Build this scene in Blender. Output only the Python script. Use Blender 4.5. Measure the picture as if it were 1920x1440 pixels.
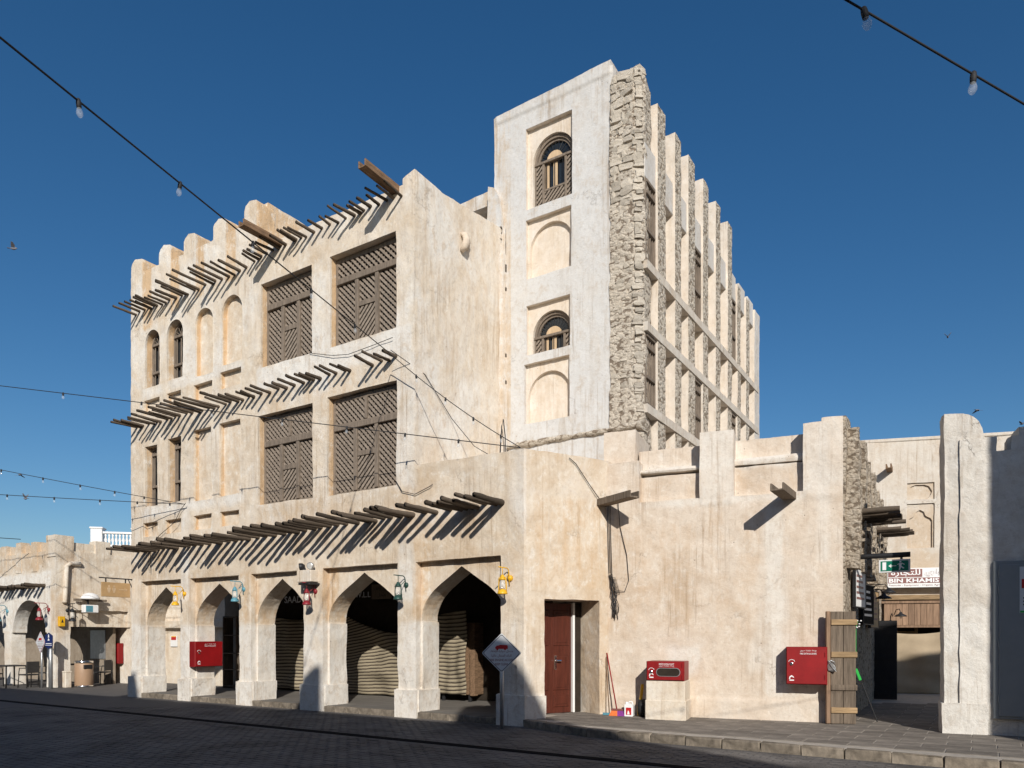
import bpy, bmesh, math, random
import numpy as np
from mathutils import Vector, Matrix

for o in list(bpy.data.objects): bpy.data.objects.remove(o, do_unlink=True)
S = bpy.context.scene
COL = S.collection
R = math.radians
rnd = random.Random(7)

# ------------------------------------------------------------------ camera, sky, sun, exposure
cam_d = bpy.data.cameras.new('camera'); cam = bpy.data.objects.new('camera', cam_d); COL.objects.link(cam)
cam.location = (0, 0, 1.65); cam.rotation_euler = (R(90), 0, 0)
cam_d.sensor_width = 36; cam_d.lens = 1365/1920*36; cam_d.shift_y = (1197-720)/1920
cam_d.clip_start = .05; cam_d.clip_end = 3000
S.camera = cam
SUN_EL = 25.5; SUN_AZ = (.104, -.995)          # horizontal direction towards the sun
W = bpy.data.worlds.new('World'); S.world = W; W.use_nodes = True
nt = W.node_tree; nt.nodes.clear()
wo = nt.nodes.new('ShaderNodeOutputWorld'); bg = nt.nodes.new('ShaderNodeBackground'); sky = nt.nodes.new('ShaderNodeTexSky')
sky.sky_type = 'NISHITA'; sky.sun_disc = False
sky.sun_elevation = R(SUN_EL); sky.sun_rotation = math.atan2(SUN_AZ[0], SUN_AZ[1])
sky.altitude = 0; sky.air_density = 1.0; sky.dust_density = .8; sky.ozone_density = 3.2
bg.inputs['Strength'].default_value = .088
hs = nt.nodes.new('ShaderNodeHueSaturation'); hs.inputs['Saturation'].default_value = 1.27; hs.inputs['Value'].default_value = 1.0
nt.links.new(sky.outputs[0], hs.inputs['Color']); nt.links.new(hs.outputs[0], bg.inputs[0]); nt.links.new(bg.outputs[0], wo.inputs[0])
sl = bpy.data.lights.new('sun', 'SUN'); sl.energy = 4.6; sl.angle = R(.53); sl.color = (1, .95, .87)
so = bpy.data.objects.new('sun', sl); COL.objects.link(so)
ce = math.cos(R(SUN_EL))
so.rotation_euler = Vector((-SUN_AZ[0]*ce, -SUN_AZ[1]*ce, -math.sin(R(SUN_EL)))).to_track_quat('-Z', 'Y').to_euler()
so.location = (3, -20, 30)
S.view_settings.view_transform = 'Standard'; S.view_settings.look = 'None'
S.view_settings.exposure = 0.0; S.view_settings.gamma = 1
S.render.engine = 'CYCLES'

# ------------------------------------------------------------------ noise
def _h(i, j, k, seed):
    n = (i*374761393 + j*668265263 + k*2147483647 + seed*974711) & 0xffffffff
    n = ((n ^ (n >> 13))*1274126177) & 0xffffffff
    return ((n ^ (n >> 16)) & 0xffff)/65535.0
def vnoise(p, seed=0):
    f = np.floor(p); t = p-f; t = t*t*(3-2*t); f = f.astype(np.int64)
    i, j, k = f[:, 0], f[:, 1], f[:, 2]; a = 0
    for di in (0, 1):
        wx = t[:, 0] if di else 1-t[:, 0]
        for dj in (0, 1):
            wy = t[:, 1] if dj else 1-t[:, 1]
            for dk in (0, 1):
                wz = t[:, 2] if dk else 1-t[:, 2]
                a = a + wx*wy*wz*_h(i+di, j+dj, k+dk, seed)
    return a*2-1
def fbm(p, sc, octs=3, seed=0):
    a = 0; amp = 1; s = sc
    for o in range(octs):
        a = a + amp*vnoise(p*s+17.3*o, seed+o); amp *= .5; s *= 2.1
    return a

# ------------------------------------------------------------------ materials
MATS = {}
def newmat(name):
    m = bpy.data.materials.new(name); m.use_nodes = True; n = m.node_tree.nodes; n.clear()
    out = n.new('ShaderNodeOutputMaterial'); b = n.new('ShaderNodeBsdfPrincipled')
    m.node_tree.links.new(b.outputs[0], out.inputs[0]); MATS[name] = m
    return m, n, m.node_tree.links, b
def c4(c): return (c[0], c[1], c[2], 1)
def ramp(n, l, src, stops, interp='LINEAR'):
    r = n.new('ShaderNodeValToRGB'); r.color_ramp.interpolation = interp; e = r.color_ramp.elements
    while len(e) < len(stops): e.new(.5)
    for el, (p, c) in zip(e, stops):
        el.position = p; el.color = c4(c) if hasattr(c, '__len__') else (c, c, c, 1)
    l.new(src, r.inputs[0]); return r.outputs[0]
def noise(n, l, vec, scale, detail=4, rough=.55, dist=0.):
    t = n.new('ShaderNodeTexNoise'); t.inputs['Scale'].default_value = scale; t.inputs['Detail'].default_value = detail
    t.inputs['Roughness'].default_value = rough; t.inputs['Distortion'].default_value = dist; l.new(vec, t.inputs['Vector']); return t.outputs[0]
def mapping(n, l, vec, sc, loc=(0, 0, 0)):
    m = n.new('ShaderNodeMapping'); m.inputs['Scale'].default_value = sc; m.inputs['Location'].default_value = loc; l.new(vec, m.inputs[0]); return m.outputs[0]
def mix(n, l, fac, a, b, mode='MIX'):
    m = n.new('ShaderNodeMix'); m.data_type = 'RGBA'; m.blend_type = mode
    for s, v in ((m.inputs[0], fac), (m.inputs[6], a), (m.inputs[7], b)):
        if hasattr(v, 'is_linked'): l.new(v, s)
        elif hasattr(v, '__len__'): s.default_value = c4(v)
        else: s.default_value = v
    return m.outputs[2]
def mth(n, l, op, a, b=0., clamp=False):
    m = n.new('ShaderNodeMath'); m.operation = op; m.use_clamp = clamp
    for s, v in zip(m.inputs, (a, b)):
        if hasattr(v, 'is_linked'): l.new(v, s)
        else: s.default_value = v
    return m.outputs[0]
def bump(n, l, b, h, strength=.5, dist=.02, prev=None):
    u = n.new('ShaderNodeBump'); u.inputs['Strength'].default_value = strength; u.inputs['Distance'].default_value = dist
    l.new(h, u.inputs['Height'])
    if prev is not None: l.new(prev, u.inputs['Normal'])
    l.new(u.outputs[0], b.inputs['Normal']); return u.outputs[0]

def plaster(name, base, tan, white, wn=.5, tn=.5, off=(0, 0, 0), bstr=.6):
    """hand-trowelled lime plaster: cream ground, tan weathering, chalk-white repairs, rain streaks, cracks"""
    m, n, l, b = newmat(name)
    tc = n.new('ShaderNodeTexCoord').outputs['Object']; v = mapping(n, l, tc, (1, 1, 1), off)
    big = noise(n, l, v, .6, 6, .62, .6); mid = noise(n, l, v, 2.2, 9, .68, .5); mot = noise(n, l, mapping(n, l, v, (1, 1, .8), (7, 3, 5)), 5.2, 10, .74, .3); fine = noise(n, l, v, 15, 9, .74)
    at = n.new('ShaderNodeAttribute'); at.attribute_name = 'wash'
    sp = n.new('ShaderNodeSeparateColor'); l.new(at.outputs['Color'], sp.inputs[0])
    streak = noise(n, l, mapping(n, l, v, (4.2, 4.2, .30)), 1.0, 9, .7, .5)
    streak2 = noise(n, l, mapping(n, l, v, (17, 17, .5), (3, 1, 0)), 1.0, 6, .62)
    smask = ramp(n, l, noise(n, l, mapping(n, l, v, (1, 1, .6), (1, 5, 3)), .9, 4), ((.44, 0), (.6, 1)))
    # tan weathering
    tf = mth(n, l, 'ADD', mth(n, l, 'MULTIPLY', big, .62), mth(n, l, 'MULTIPLY', mid, .38))
    tf = mth(n, l, 'ADD', tf, mth(n, l, 'MULTIPLY', sp.outputs[1], .13))
    tf = ramp(n, l, tf, ((.60-.14*tn, 0), (.74-.14*tn, 1)))
    col = mix(n, l, mth(n, l, 'MULTIPLY', tf, .9), base, tan)
    # chalk white
    wf = mth(n, l, 'ADD', mth(n, l, 'MULTIPLY', noise(n, l, mapping(n, l, v, (1, 1, .7), (9, 4, 2)), .85, 8, .68, .7), .6), mth(n, l, 'MULTIPLY', mot, .4))
    wf = mth(n, l, 'ADD', wf, mth(n, l, 'MULTIPLY', sp.outputs[0], .19)); wf = mth(n, l, 'ADD', wf, mth(n, l, 'MULTIPLY', sp.outputs[1], -.05))
    wf = ramp(n, l, wf, ((.60-.14*wn, 0), (.72-.14*wn, 1)))
    col = mix(n, l, mth(n, l, 'MULTIPLY', wf, .88), col, white)
    # rusty run-off
    rf = mth(n, l, 'ADD', mth(n, l, 'MULTIPLY', streak, .7), mth(n, l, 'MULTIPLY', mot, .5)); rf = mth(n, l, 'ADD', rf, mth(n, l, 'MULTIPLY', sp.outputs[2], .22))
    rf = ramp(n, l, rf, ((.68, 0), (.86, 1)))
    col = mix(n, l, mth(n, l, 'MULTIPLY', rf, mth(n, l, 'MULTIPLY', sp.outputs[2], .95)), col, (tan[0]*1.12, tan[1]*.99, tan[2]*.82))
    # blotches at hand scale
    col = mix(n, l, mth(n, l, 'MULTIPLY', ramp(n, l, mot, ((.50, 0), (.66, 1))), .50), col, (tan[0]*.92, tan[1]*.88, tan[2]*.84))
    col = mix(n, l, mth(n, l, 'MULTIPLY', ramp(n, l, mot, ((.34, 1), (.46, 0))), .55), col, tuple(min(.8, x*1.08) for x in white))
    # rain streaks
    s1 = mth(n, l, 'MULTIPLY', ramp(n, l, streak, ((.50, 0), (.66, 1))), smask)
    col = mix(n, l, mth(n, l, 'MULTIPLY', s1, .45), col, (tan[0]*.72, tan[1]*.66, tan[2]*.58))
    s2 = mth(n, l, 'MULTIPLY', ramp(n, l, streak2, ((.55, 0), (.68, 1))), smask)
    col = mix(n, l, mth(n, l, 'MULTIPLY', s2, .55), col, (tan[0]*.55, tan[1]*.46, tan[2]*.37))
    s3 = ramp(n, l, streak, ((.30, 1), (.42, 0)))
    col = mix(n, l, mth(n, l, 'MULTIPLY', s3, .26), col, white)
    # grime speckle, pits
    d = ramp(n, l, fine, ((.52, 0), (.70, 1)))
    col = mix(n, l, mth(n, l, 'MULTIPLY', d, .34), col, (tan[0]*.6, tan[1]*.57, tan[2]*.53))
    pit = n.new('ShaderNodeTexVoronoi'); pit.inputs['Scale'].default_value = 5.5; l.new(v, pit.inputs['Vector'])
    pm = ramp(n, l, pit.outputs['Distance'], ((.03, 1), (.075, 0)))
    pm = mth(n, l, 'MULTIPLY', pm, ramp(n, l, noise(n, l, v, 2.3, 2), ((.55, 0), (.6, 1))))
    col = mix(n, l, mth(n, l, 'MULTIPLY', pm, .75), col, (.13, .10, .075))
    # hair cracks
    vc = n.new('ShaderNodeTexVoronoi'); vc.feature = 'DISTANCE_TO_EDGE'; vc.inputs['Scale'].default_value = .75
    vd = n.new('ShaderNodeVectorMath'); vd.operation = 'ADD'
    wn_ = n.new('ShaderNodeTexNoise'); wn_.inputs['Scale'].default_value = 2.2; wn_.inputs['Detail'].default_value = 7; wn_.inputs['Roughness'].default_value = .65
    l.new(v, wn_.inputs['Vector']); ms = n.new('ShaderNodeVectorMath'); ms.operation = 'SCALE'; ms.inputs['Scale'].default_value = .8
    l.new(wn_.outputs['Color'], ms.inputs[0]); l.new(v, vd.inputs[0]); l.new(ms.outputs[0], vd.inputs[1]); l.new(vd.outputs[0], vc.inputs['Vector'])
    cr = ramp(n, l, vc.outputs['Distance'], ((.0015, 1), (.006, 0)))
    cr = mth(n, l, 'MULTIPLY', cr, ramp(n, l, noise(n, l, v, .9, 2), ((.56, 0), (.62, 1))))
    col = mix(n, l, mth(n, l, 'MULTIPLY', cr, .35), col, (tan[0]*.5, tan[1]*.45, tan[2]*.4))
    l.new(col, b.inputs['Base Color']); b.inputs['Roughness'].default_value = .92
    b.inputs['Specular IOR Level'].default_value = .15
    h = mth(n, l, 'ADD', mth(n, l, 'MULTIPLY', mid, .9), mth(n, l, 'ADD', mth(n, l, 'MULTIPLY', fine, .42), mth(n, l, 'MULTIPLY', mot, .6)))
    h = mth(n, l, 'SUBTRACT', h, mth(n, l, 'MULTIPLY', mth(n, l, 'MAXIMUM', cr, pm), .3))
    bump(n, l, b, h, bstr, .035)
    return m
def rubble(name, c1, c2, dark, scale=7., bs=1.):
    """coral-stone rubble in mud mortar: eroded lumps, ragged dark hollows between them"""
    m, n, l, b = newmat(name)
    tc = n.new('ShaderNodeTexCoord').outputs['Object']; v = mapping(n, l, tc, (1, 1, 1.55))
    wv = n.new('ShaderNodeTexNoise'); wv.inputs['Scale'].default_value = scale*.8; wv.inputs['Detail'].default_value = 4; l.new(v, wv.inputs['Vector'])
    ms = n.new('ShaderNodeVectorMath'); ms.operation = 'SCALE'; ms.inputs['Scale'].default_value = 1.7/scale; l.new(wv.outputs['Color'], ms.inputs[0])
    va = n.new('ShaderNodeVectorMath'); va.operation = 'ADD'; l.new(v, va.inputs[0]); l.new(ms.outputs[0], va.inputs[1])
    vo = n.new('ShaderNodeTexVoronoi'); vo.feature = 'SMOOTH_F1'; vo.inputs['Scale'].default_value = scale; vo.inputs['Smoothness'].default_value = .35; l.new(va.outputs[0], vo.inputs['Vector'])
    big = noise(n, l, v, scale*.45, 6, .7); f = noise(n, l, v, scale*2.4, 8, .75); p = noise(n, l, v, scale*1.2, 6, .72, .8)
    col = mix(n, l, ramp(n, l, big, ((.38, 0), (.62, 1))), c1, c2)
    col = mix(n, l, mth(n, l, 'MULTIPLY', ramp(n, l, f, ((.48, 0), (.66, 1))), .6), col, (c1[0]*.6, c1[1]*.55, c1[2]*.5))
    hol = mth(n, l, 'ADD', mth(n, l, 'MULTIPLY', vo.outputs['Distance'], .75), mth(n, l, 'MULTIPLY', p, .7))
    hole = ramp(n, l, hol, ((.77, 0), (.86, 1)))
    col = mix(n, l, mth(n, l, 'MULTIPLY', hole, .8), col, dark)
    l.new(col, b.inputs['Base Color']); b.inputs['Roughness'].default_value = .95; b.inputs['Specular IOR Level'].default_value = .1
    h = mth(n, l, 'SUBTRACT', mth(n, l, 'MULTIPLY', f, .6), mth(n, l, 'MULTIPLY', hol, 1.3))
    bump(n, l, b, h, bs, .05)
    return m
def simple(name, c, rough=.6, metal=0., var=.25, sc=6., bs=0., bd=.01, spec=.4, stretch=(1, 1, 1), orand=0.):
    m, n, l, b = newmat(name)
    tc = n.new('ShaderNodeTexCoord').outputs['Object']; v = mapping(n, l, tc, stretch)
    f = noise(n, l, v, sc, 6, .65, .3)
    col = mix(n, l, ramp(n, l, f, ((.3, 0), (.72, 1))), (c[0]*(1-var), c[1]*(1-var), c[2]*(1-var)), tuple(min(1, x*(1+var)) for x in c))
    if orand:
        oi = n.new('ShaderNodeObjectInfo'); k = mth(n, l, 'ADD', mth(n, l, 'MULTIPLY', oi.outputs['Random'], orand*2), 1-orand)
        col = mix(n, l, 1., col, k, 'MULTIPLY')
    l.new(col, b.inputs['Base Color']); b.inputs['Roughness'].default_value = rough; b.inputs['Metallic'].default_value = metal
    b.inputs['Specular IOR Level'].default_value = spec
    if bs: bump(n, l, b, noise(n, l, v, sc*3, 6, .65), bs, bd)
    return m
def glassy(name, c, rough=.06):
    m, n, l, b = newmat(name); b.inputs['Base Color'].default_value = c4(c); b.inputs['Roughness'].default_value = rough
    b.inputs['Specular IOR Level'].default_value = .6; return m
def clear_glass(name, c=(.9, .93, .95), a=.3):
    m, n, l, b = newmat(name); b.inputs['Base Color'].default_value = c4(c); b.inputs['Roughness'].default_value = .05
    b.inputs['Alpha'].default_value = a; return m

M_HOUSE = plaster('house_plaster', (.655, .565, .455), (.545, .425, .30), (.73, .70, .65), .55, .5)
M_TOWER = plaster('tower_plaster', (.575, .54, .495), (.50, .43, .35), (.60, .595, .585), .8, .2, (5, 2, 1))
M_PANEL = plaster('niche_plaster', (.69, .615, .53), (.63, .535, .425), (.72, .68, .62), .4, .35, (2, 7, 1), .4)
M_LOW = plaster('low_house_plaster', (.64, .55, .455), (.545, .435, .33), (.695, .65, .585), .45, .5, (1, 8, 3))
M_CAFE = plaster('cafe_plaster', (.66, .58, .475), (.55, .42, .29), (.745, .72, .67), .6, .45, (4, 4, 8))
M_GREY = plaster('end_wall_plaster', (.64, .60, .54), (.53, .47, .40), (.71, .685, .64), .65, .4, (6, 3, 9), .9)
M_LANE = plaster('lane_plaster', (.58, .525, .455), (.52, .42, .315), (.61, .58, .53), .6, .4, (3, 9, 4))
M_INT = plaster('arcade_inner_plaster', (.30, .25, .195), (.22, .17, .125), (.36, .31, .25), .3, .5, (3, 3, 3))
M_RUB = rubble('rubble_stone', (.57, .50, .41), (.68, .615, .52), (.20, .15, .105), 9.)
M_RUBL = rubble('lane_rubble', (.50, .42, .325), (.60, .52, .42), (.17, .125, .085), 10.)
M_MORTAR = rubble('pier_core_stone', (.57, .50, .41), (.68, .61, .515), (.16, .115, .08), 8.)
M_STONE = simple('pier_stone', (.66, .59, .495), .95, var=.25, sc=9, bs=.9, bd=.03, spec=.1, orand=.2)
M_POLE = simple('pole_wood', (.105, .082, .062), .85, var=.5, sc=5, bs=.6, bd=.01, spec=.15, stretch=(7, 1, 7), orand=.35)
M_WOODW = simple('window_wood', (.20, .16, .125), .75, var=.35, sc=4, bs=.4, bd=.006, spec=.2, stretch=(6, 6, 1), orand=.1)
M_LAT = simple('lattice_wood', (.27, .22, .175), .8, var=.35, sc=5, spec=.2, stretch=(3, 3, 3))
M_TIMB = simple('trough_timber', (.20, .125, .075), .75, var=.5, sc=4, bs=.5, bd=.008, spec=.2, stretch=(8, 1, 8))
M_PLANK = simple('grey_plank', (.175, .138, .105), .85, var=.42, sc=3.2, bs=.7, bd=.008, spec=.15, stretch=(9, 9, .8), orand=.15)
M_BATT = simple('pale_batten', (.33, .225, .125), .8, var=.4, sc=4, bs=.5, bd=.006, spec=.2, stretch=(.8, 9, 9), orand=.25)
M_FASC = simple('brown_fascia', (.27, .175, .115), .8, var=.35, sc=3, bs=.5, bd=.006, spec=.2, stretch=(9, 9, .8), orand=.22)
M_DARKG = glassy('dark_glass', (.02, .025, .03), .08)
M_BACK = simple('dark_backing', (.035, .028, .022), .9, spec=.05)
M_RED = simple('red_enamel', (.25, .007, .009), .42, var=.22, sc=2.2, spec=.45)
M_REDD = simple('red_side', (.21, .007, .008), .42, var=.1, sc=3, spec=.4)
M_WHITE = simple('white_paint', (.78, .77, .75), .6, var=.06)
M_BLACK = simple('black_metal', (.018, .018, .02), .5, var=.3)
M_RUBBER = simple('black_rubber', (.02, .02, .022), .7, var=.2)
M_STEEL = simple('galvanised_steel', (.42, .43, .44), .42, .7, .15, 8)
M_CHROME = simple('chrome', (.75, .74, .72), .18, 1., .05)
M_YEL = simple('yellow_enamel', (.72, .40, .02), .4, var=.12)
M_BLUE = simple('teal_enamel', (.10, .27, .34), .45, var=.2)
M_LRED = simple('dark_red_enamel', (.22, .018, .025), .45, var=.2)
M_GREEN = simple('green_enamel', (.018, .055, .045), .45, var=.3)
M_DGLASS = clear_glass('lamp_glass', (.85, .82, .76), .38)
M_BULB = clear_glass('bulb_glass', (.7, .75, .8), .2)
M_DOOR = simple('varnished_door', (.085, .021, .012), .4, var=.35, sc=3, bs=.3, bd=.004, stretch=(6, 6, .7))
M_GREYM = simple('grey_cabinet_paint', (.23, .25, .26), .45, var=.08, sc=2)
M_SIGNG = simple('sign_face', (.60, .62, .64), .35, var=.05, spec=.5)
M_SIGNW = simple('white_sign_face', (.74, .74, .73), .5, var=.04)
M_NAVY = simple('navy_sign', (.012, .022, .10), .4, var=.1)
M_EXITG = simple('exit_green', (.0, .155, .095), .4, var=.06)
M_TANSIGN = simple('tan_sign_board', (.42, .27, .13), .6, var=.12)
M_REDINK = simple('red_ink', (.45, .012, .015), .6, var=.05)
M_BLKINK = simple('black_ink', (.02, .02, .024), .6, var=.05)
M_WHTINK = simple('white_ink', (.82, .82, .82), .6, var=.02)
M_BIN = simple('bin_tan', (.36, .235, .15), .5, var=.06, sc=3)
M_ORANGE = simple('orange_bristle', (.75, .19, .05), .8, var=.3, sc=30, stretch=(8, 8, .5))
M_PURPLE = simple('purple_bristle', (.22, .04, .26), .8, var=.3, sc=30)
M_PLASW = simple('white_plastic', (.78, .79, .80), .38, var=.03)
M_MARO = simple('maroon_band', (.20, .075, .065), .5, var=.1)
M_GREENP = simple('green_plastic', (.03, .42, .07), .45, var=.1)
M_CANVAS = simple('canvas_cloth', (.37, .295, .205), .95, var=.12, sc=2, bs=.4, bd=.01, spec=.05)
M_CHAIR = simple('dark_rattan', (.03, .028, .027), .6, var=.4, sc=40)
M_BIRD = simple('pigeon_grey', (.16, .16, .18), .8, var=.4, sc=30)
M_CREAM = simple('shutter_cream', (.55, .40, .25), .7, var=.2, sc=3, stretch=(5, 5, 1))

def striped():
    m, n, l, b = newmat('striped_cloth')
    uv = n.new('ShaderNodeUVMap').outputs[0]; sx = n.new('ShaderNodeSeparateXYZ'); l.new(uv, sx.inputs[0])
    w = noise(n, l, mapping(n, l, uv, (1.2, .6, 1)), 2.2, 4)
    v = mth(n, l, 'ADD', mth(n, l, 'MULTIPLY', sx.outputs[1], 10.5), mth(n, l, 'MULTIPLY', w, 1.1))
    fr = mth(n, l, 'FRACT', v)
    fine = ramp(n, l, fr, ((0, (.03, .025, .022)), (.34, (.34, .29, .205)), (.44, (.045, .035, .03)), (.50, (.36, .31, .22)), (.93, (.31, .26, .18))), 'CONSTANT')
    thread = noise(n, l, mapping(n, l, uv, (300, 90, 1)), 1, 2)
    col = mix(n, l, mth(n, l, 'MULTIPLY', thread, .35), fine, (.18, .14, .10))
    l.new(col, b.inputs['Base Color']); b.inputs['Roughness'].default_value = .95; b.inputs['Specular IOR Level'].default_value = .05
    return m
M_STRIPE = striped()

def paving(name, c, c2, sx, sy, grout, gw=.02, bmp=.4, rot=0.):
    m, n, l, b = newmat(name)
    tc = n.new('ShaderNodeTexCoord').outputs['Object']
    br = n.new('ShaderNodeTexBrick'); br.inputs['Scale'].default_value = 1; br.inputs['Mortar Size'].default_value = gw*.5
    br.inputs['Brick Width'].default_value = sx; br.inputs['Row Height'].default_value = sy; br.inputs['Bias'].default_value = 0
    br.inputs['Color1'].default_value = c4(c); br.inputs['Color2'].default_value = c4(c2); br.inputs['Mortar'].default_value = c4(grout)
    l.new(tc, br.inputs['Vector'])
    f = noise(n, l, tc, 1.3, 7, .65); g = noise(n, l, tc, 25, 5, .7)
    col = mix(n, l, mth(n, l, 'MULTIPLY', ramp(n, l, f, ((.35, 0), (.7, 1))), .5), br.outputs['Color'], tuple(x*.55 for x in c))
    col = mix(n, l, mth(n, l, 'MULTIPLY', g, .3), col, tuple(x*1.5 for x in c))
    l.new(col, b.inputs['Base Color']); b.inputs['Roughness'].default_value = .8; b.inputs['Specular IOR Level'].default_value = .25
    h = mth(n, l, 'ADD', mth(n, l, 'MULTIPLY', br.outputs['Fac'], -1.), mth(n, l, 'MULTIPLY', g, .4)); bump(n, l, b, h, bmp, .008)
    return m
M_STREET = paving('street_setts', (.115, .108, .103), (.125, .116, .11), .22, .11, (.09, .083, .08))
M_FLOOR = paving('arcade_paving', (.17, .155, .138), (.20, .185, .165), .6, .4, (.10, .09, .08))
M_SETT = simple('sett', (.115, .106, .10), .75, var=.55, sc=1.1, bs=.5, bd=.006, spec=.3, orand=.22)
M_SLAB = simple('slab', (.19, .168, .145), .8, var=.3, sc=3.5, bs=.4, bd=.005, spec=.2, orand=.17)
M_GROUT = simple('slab_bed', (.40, .36, .31), .9, var=.2)
M_KERB = simple('kerb_stone', (.225, .19, .15), .9, var=.6, sc=4, bs=.7, bd=.012, spec=.15, orand=.2)
M_DRAIN = simple('slot_drain', (.012, .012, .014), .95, var=.3, spec=.02)

# ------------------------------------------------------------------ mesh building
class MB:
    def __init__(s): s.v = []; s.f = []; s.uv = None
    def add(s, vs, fs):
        o = len(s.v); s.v += [tuple(x) for x in vs]; s.f += [tuple(i+o for i in f) for f in fs]; return s
    def box(s, x0, x1, y0, y1, z0, z1):
        return s.add([(x0, y0, z0), (x1, y0, z0), (x1, y1, z0), (x0, y1, z0), (x0, y0, z1), (x1, y0, z1), (x1, y1, z1), (x0, y1, z1)],
                     [(0, 3, 2, 1), (4, 5, 6, 7), (0, 1, 5, 4), (1, 2, 6, 5), (2, 3, 7, 6), (3, 0, 4, 7)])
    def bbox(s, x0, x1, y0, y1, z0, z1, b=.01):
        """box with chamfered edges (24 verts)"""
        bm = bmesh.new(); bmesh.ops.create_cube(bm, size=1)
        for v in bm.verts: v.co = Vector(((x0+x1)/2+v.co.x*(x1-x0), (y0+y1)/2+v.co.y*(y1-y0), (z0+z1)/2+v.co.z*(z1-z0)))
        bmesh.ops.bevel(bm, geom=list(bm.edges), offset=b, segments=1, affect='EDGES', profile=.7)
        bm.verts.index_update(); s.add([v.co[:] for v in bm.verts], [[v.index for v in f.verts] for f in bm.faces]); bm.free(); return s
    def prism(s, poly, y0, y1, axis='y'):
        """polygon (x,z) counter-clockwise seen from -y, extruded y0..y1;  axis 'z': polygon (x,y) extruded in z; 'x': (y,z)"""
        n = len(poly)
        if axis == 'y': a = [(p[0], y0, p[1]) for p in poly]; b = [(p[0], y1, p[1]) for p in poly]
        elif axis == 'z': a = [(p[0], p[1], y0) for p in poly]; b = [(p[0], p[1], y1) for p in poly]; a, b = b, a
        else: a = [(y0, p[0], p[1]) for p in poly]; b = [(y1, p[0], p[1]) for p in poly]; a, b = b, a
        fs = [tuple(range(n)), tuple(range(2*n-1, n-1, -1))]
        fs += [(i, i+n, (i+1) % n+n, (i+1) % n) for i in range(n)]
        return s.add(a+b, fs)
    def tube(s, pts, rad, n=8, caps=True):
        pts = [Vector(p) for p in pts]; k = len(pts)
        rs = rad if hasattr(rad, '__len__') else [rad]*k
        ring = []; up = Vector((0, 0, 1)); prev = None
        for i, p in enumerate(pts):
            t = (pts[min(i+1, k-1)]-pts[max(i-1, 0)]).normalized()
            if prev is None:
                a = t.cross(up if abs(t.z) < .9 else Vector((1, 0, 0))).normalized()
            else: a = (prev-t*prev.dot(t)).normalized()
            prev = a; b = t.cross(a)
            ring += [p+(a*math.cos(2*math.pi*j/n)+b*math.sin(2*math.pi*j/n))*rs[i] for j in range(n)]
        fs = [(i*n+j, i*n+(j+1) % n, (i+1)*n+(j+1) % n, (i+1)*n+j) for i in range(k-1) for j in range(n)]
        if caps: fs += [tuple(range(n-1, -1, -1)), tuple(range((k-1)*n, k*n))]
        return s.add(ring, fs)
    def lathe(s, prof, c=(0, 0, 0), n=14):
        k = len(prof); vs = [(c[0]+r*math.cos(2*math.pi*j/n), c[1]+r*math.sin(2*math.pi*j/n), c[2]+z) for r, z in prof for j in range(n)]
        fs = [(i*n+j, i*n+(j+1) % n, (i+1)*n+(j+1) % n, (i+1)*n+j) for i in range(k-1) for j in range(n)]
        fs += [tuple(range(n-1, -1, -1)), tuple(range((k-1)*n, k*n))]
        return s.add(vs, fs)
    def bar(s, p0, p1, w, y0, y1):
        """flat bar in the xz plane"""
        d = Vector((p1[0]-p0[0], p1[1]-p0[1])); d.normalize(); q = Vector((-d.y, d.x))*w/2
        return s.prism([(p0[0]-q.x, p0[1]-q.y), (p1[0]-q.x, p1[1]-q.y), (p1[0]+q.x, p1[1]+q.y), (p0[0]+q.x, p0[1]+q.y)], y0, y1)
    def mesh(s, name):
        me = bpy.data.meshes.new(name); me.from_pydata(s.v, [], s.f); me.update(); return me

def link(name, me, m=None, parent=None, smooth=False, loc=None, rotz=None):
    o = bpy.data.objects.new(name, me); COL.objects.link(o)
    if m is not None and me is not None:
        if not me.materials: me.materials.append(m)
    if smooth: me.shade_smooth()
    if parent: o.parent = parent
    if loc: o.location = loc
    if rotz is not None: o.rotation_euler = (0, 0, rotz)
    return o
def build(name, mb, m, parent=None, smooth=False, loc=None, rotz=None): return link(name, mb.mesh(name), m, parent, smooth, loc, rotz)
def tag(o, label, cat, group=None):
    o['label'] = label; o['category'] = cat
    if group: o['group'] = group
    return o
def struct(o): o['kind'] = 'structure'; return o
def stuff(o): o['kind'] = 'stuff'; return o
class Frame:
    def __init__(s, o, ex):
        s.o = Vector((o[0], o[1])); e = Vector(ex).normalized(); s.ex = e; s.ey = Vector((-e.y, e.x)); s.rz = math.atan2(e.y, e.x)
    def w(s, x, y, z=0.): p = s.o+s.ex*x+s.ey*y; return Vector((p.x, p.y, z))
    def loc(s, X, Y): v = Vector((X, Y))-s.o; return v.dot(s.ex), v.dot(s.ey)
def thing(name, label, cat, fr=None, xyz=(0, 0, 0), rot=0., group=None):
    o = bpy.data.objects.new(name, None); COL.objects.link(o); o.empty_display_size = .2
    if fr: o.location = fr.w(*xyz); o.rotation_euler = (0, 0, fr.rz+rot)
    else: o.location = xyz; o.rotation_euler = (0, 0, rot)
    return tag(o, label, cat, group)
def dup(root, loc=None, rotz=None, label=None, parent=None):
    r = root.copy(); COL.objects.link(r)
    if parent: r.parent = parent
    if loc is not None: r.location = loc
    if rotz is not None: r.rotation_euler = (0, 0, rotz)
    if label: r['label'] = label
    for ch in list(root.children):
        c = ch.copy(); COL.objects.link(c); c.parent = r
        for g in list(ch.children):
            d = g.copy(); COL.objects.link(d); d.parent = c
    return r
F1 = Frame((.22, 13.65), (.844, -.536))        # arcaded house: x along the street front, y into the house
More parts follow.
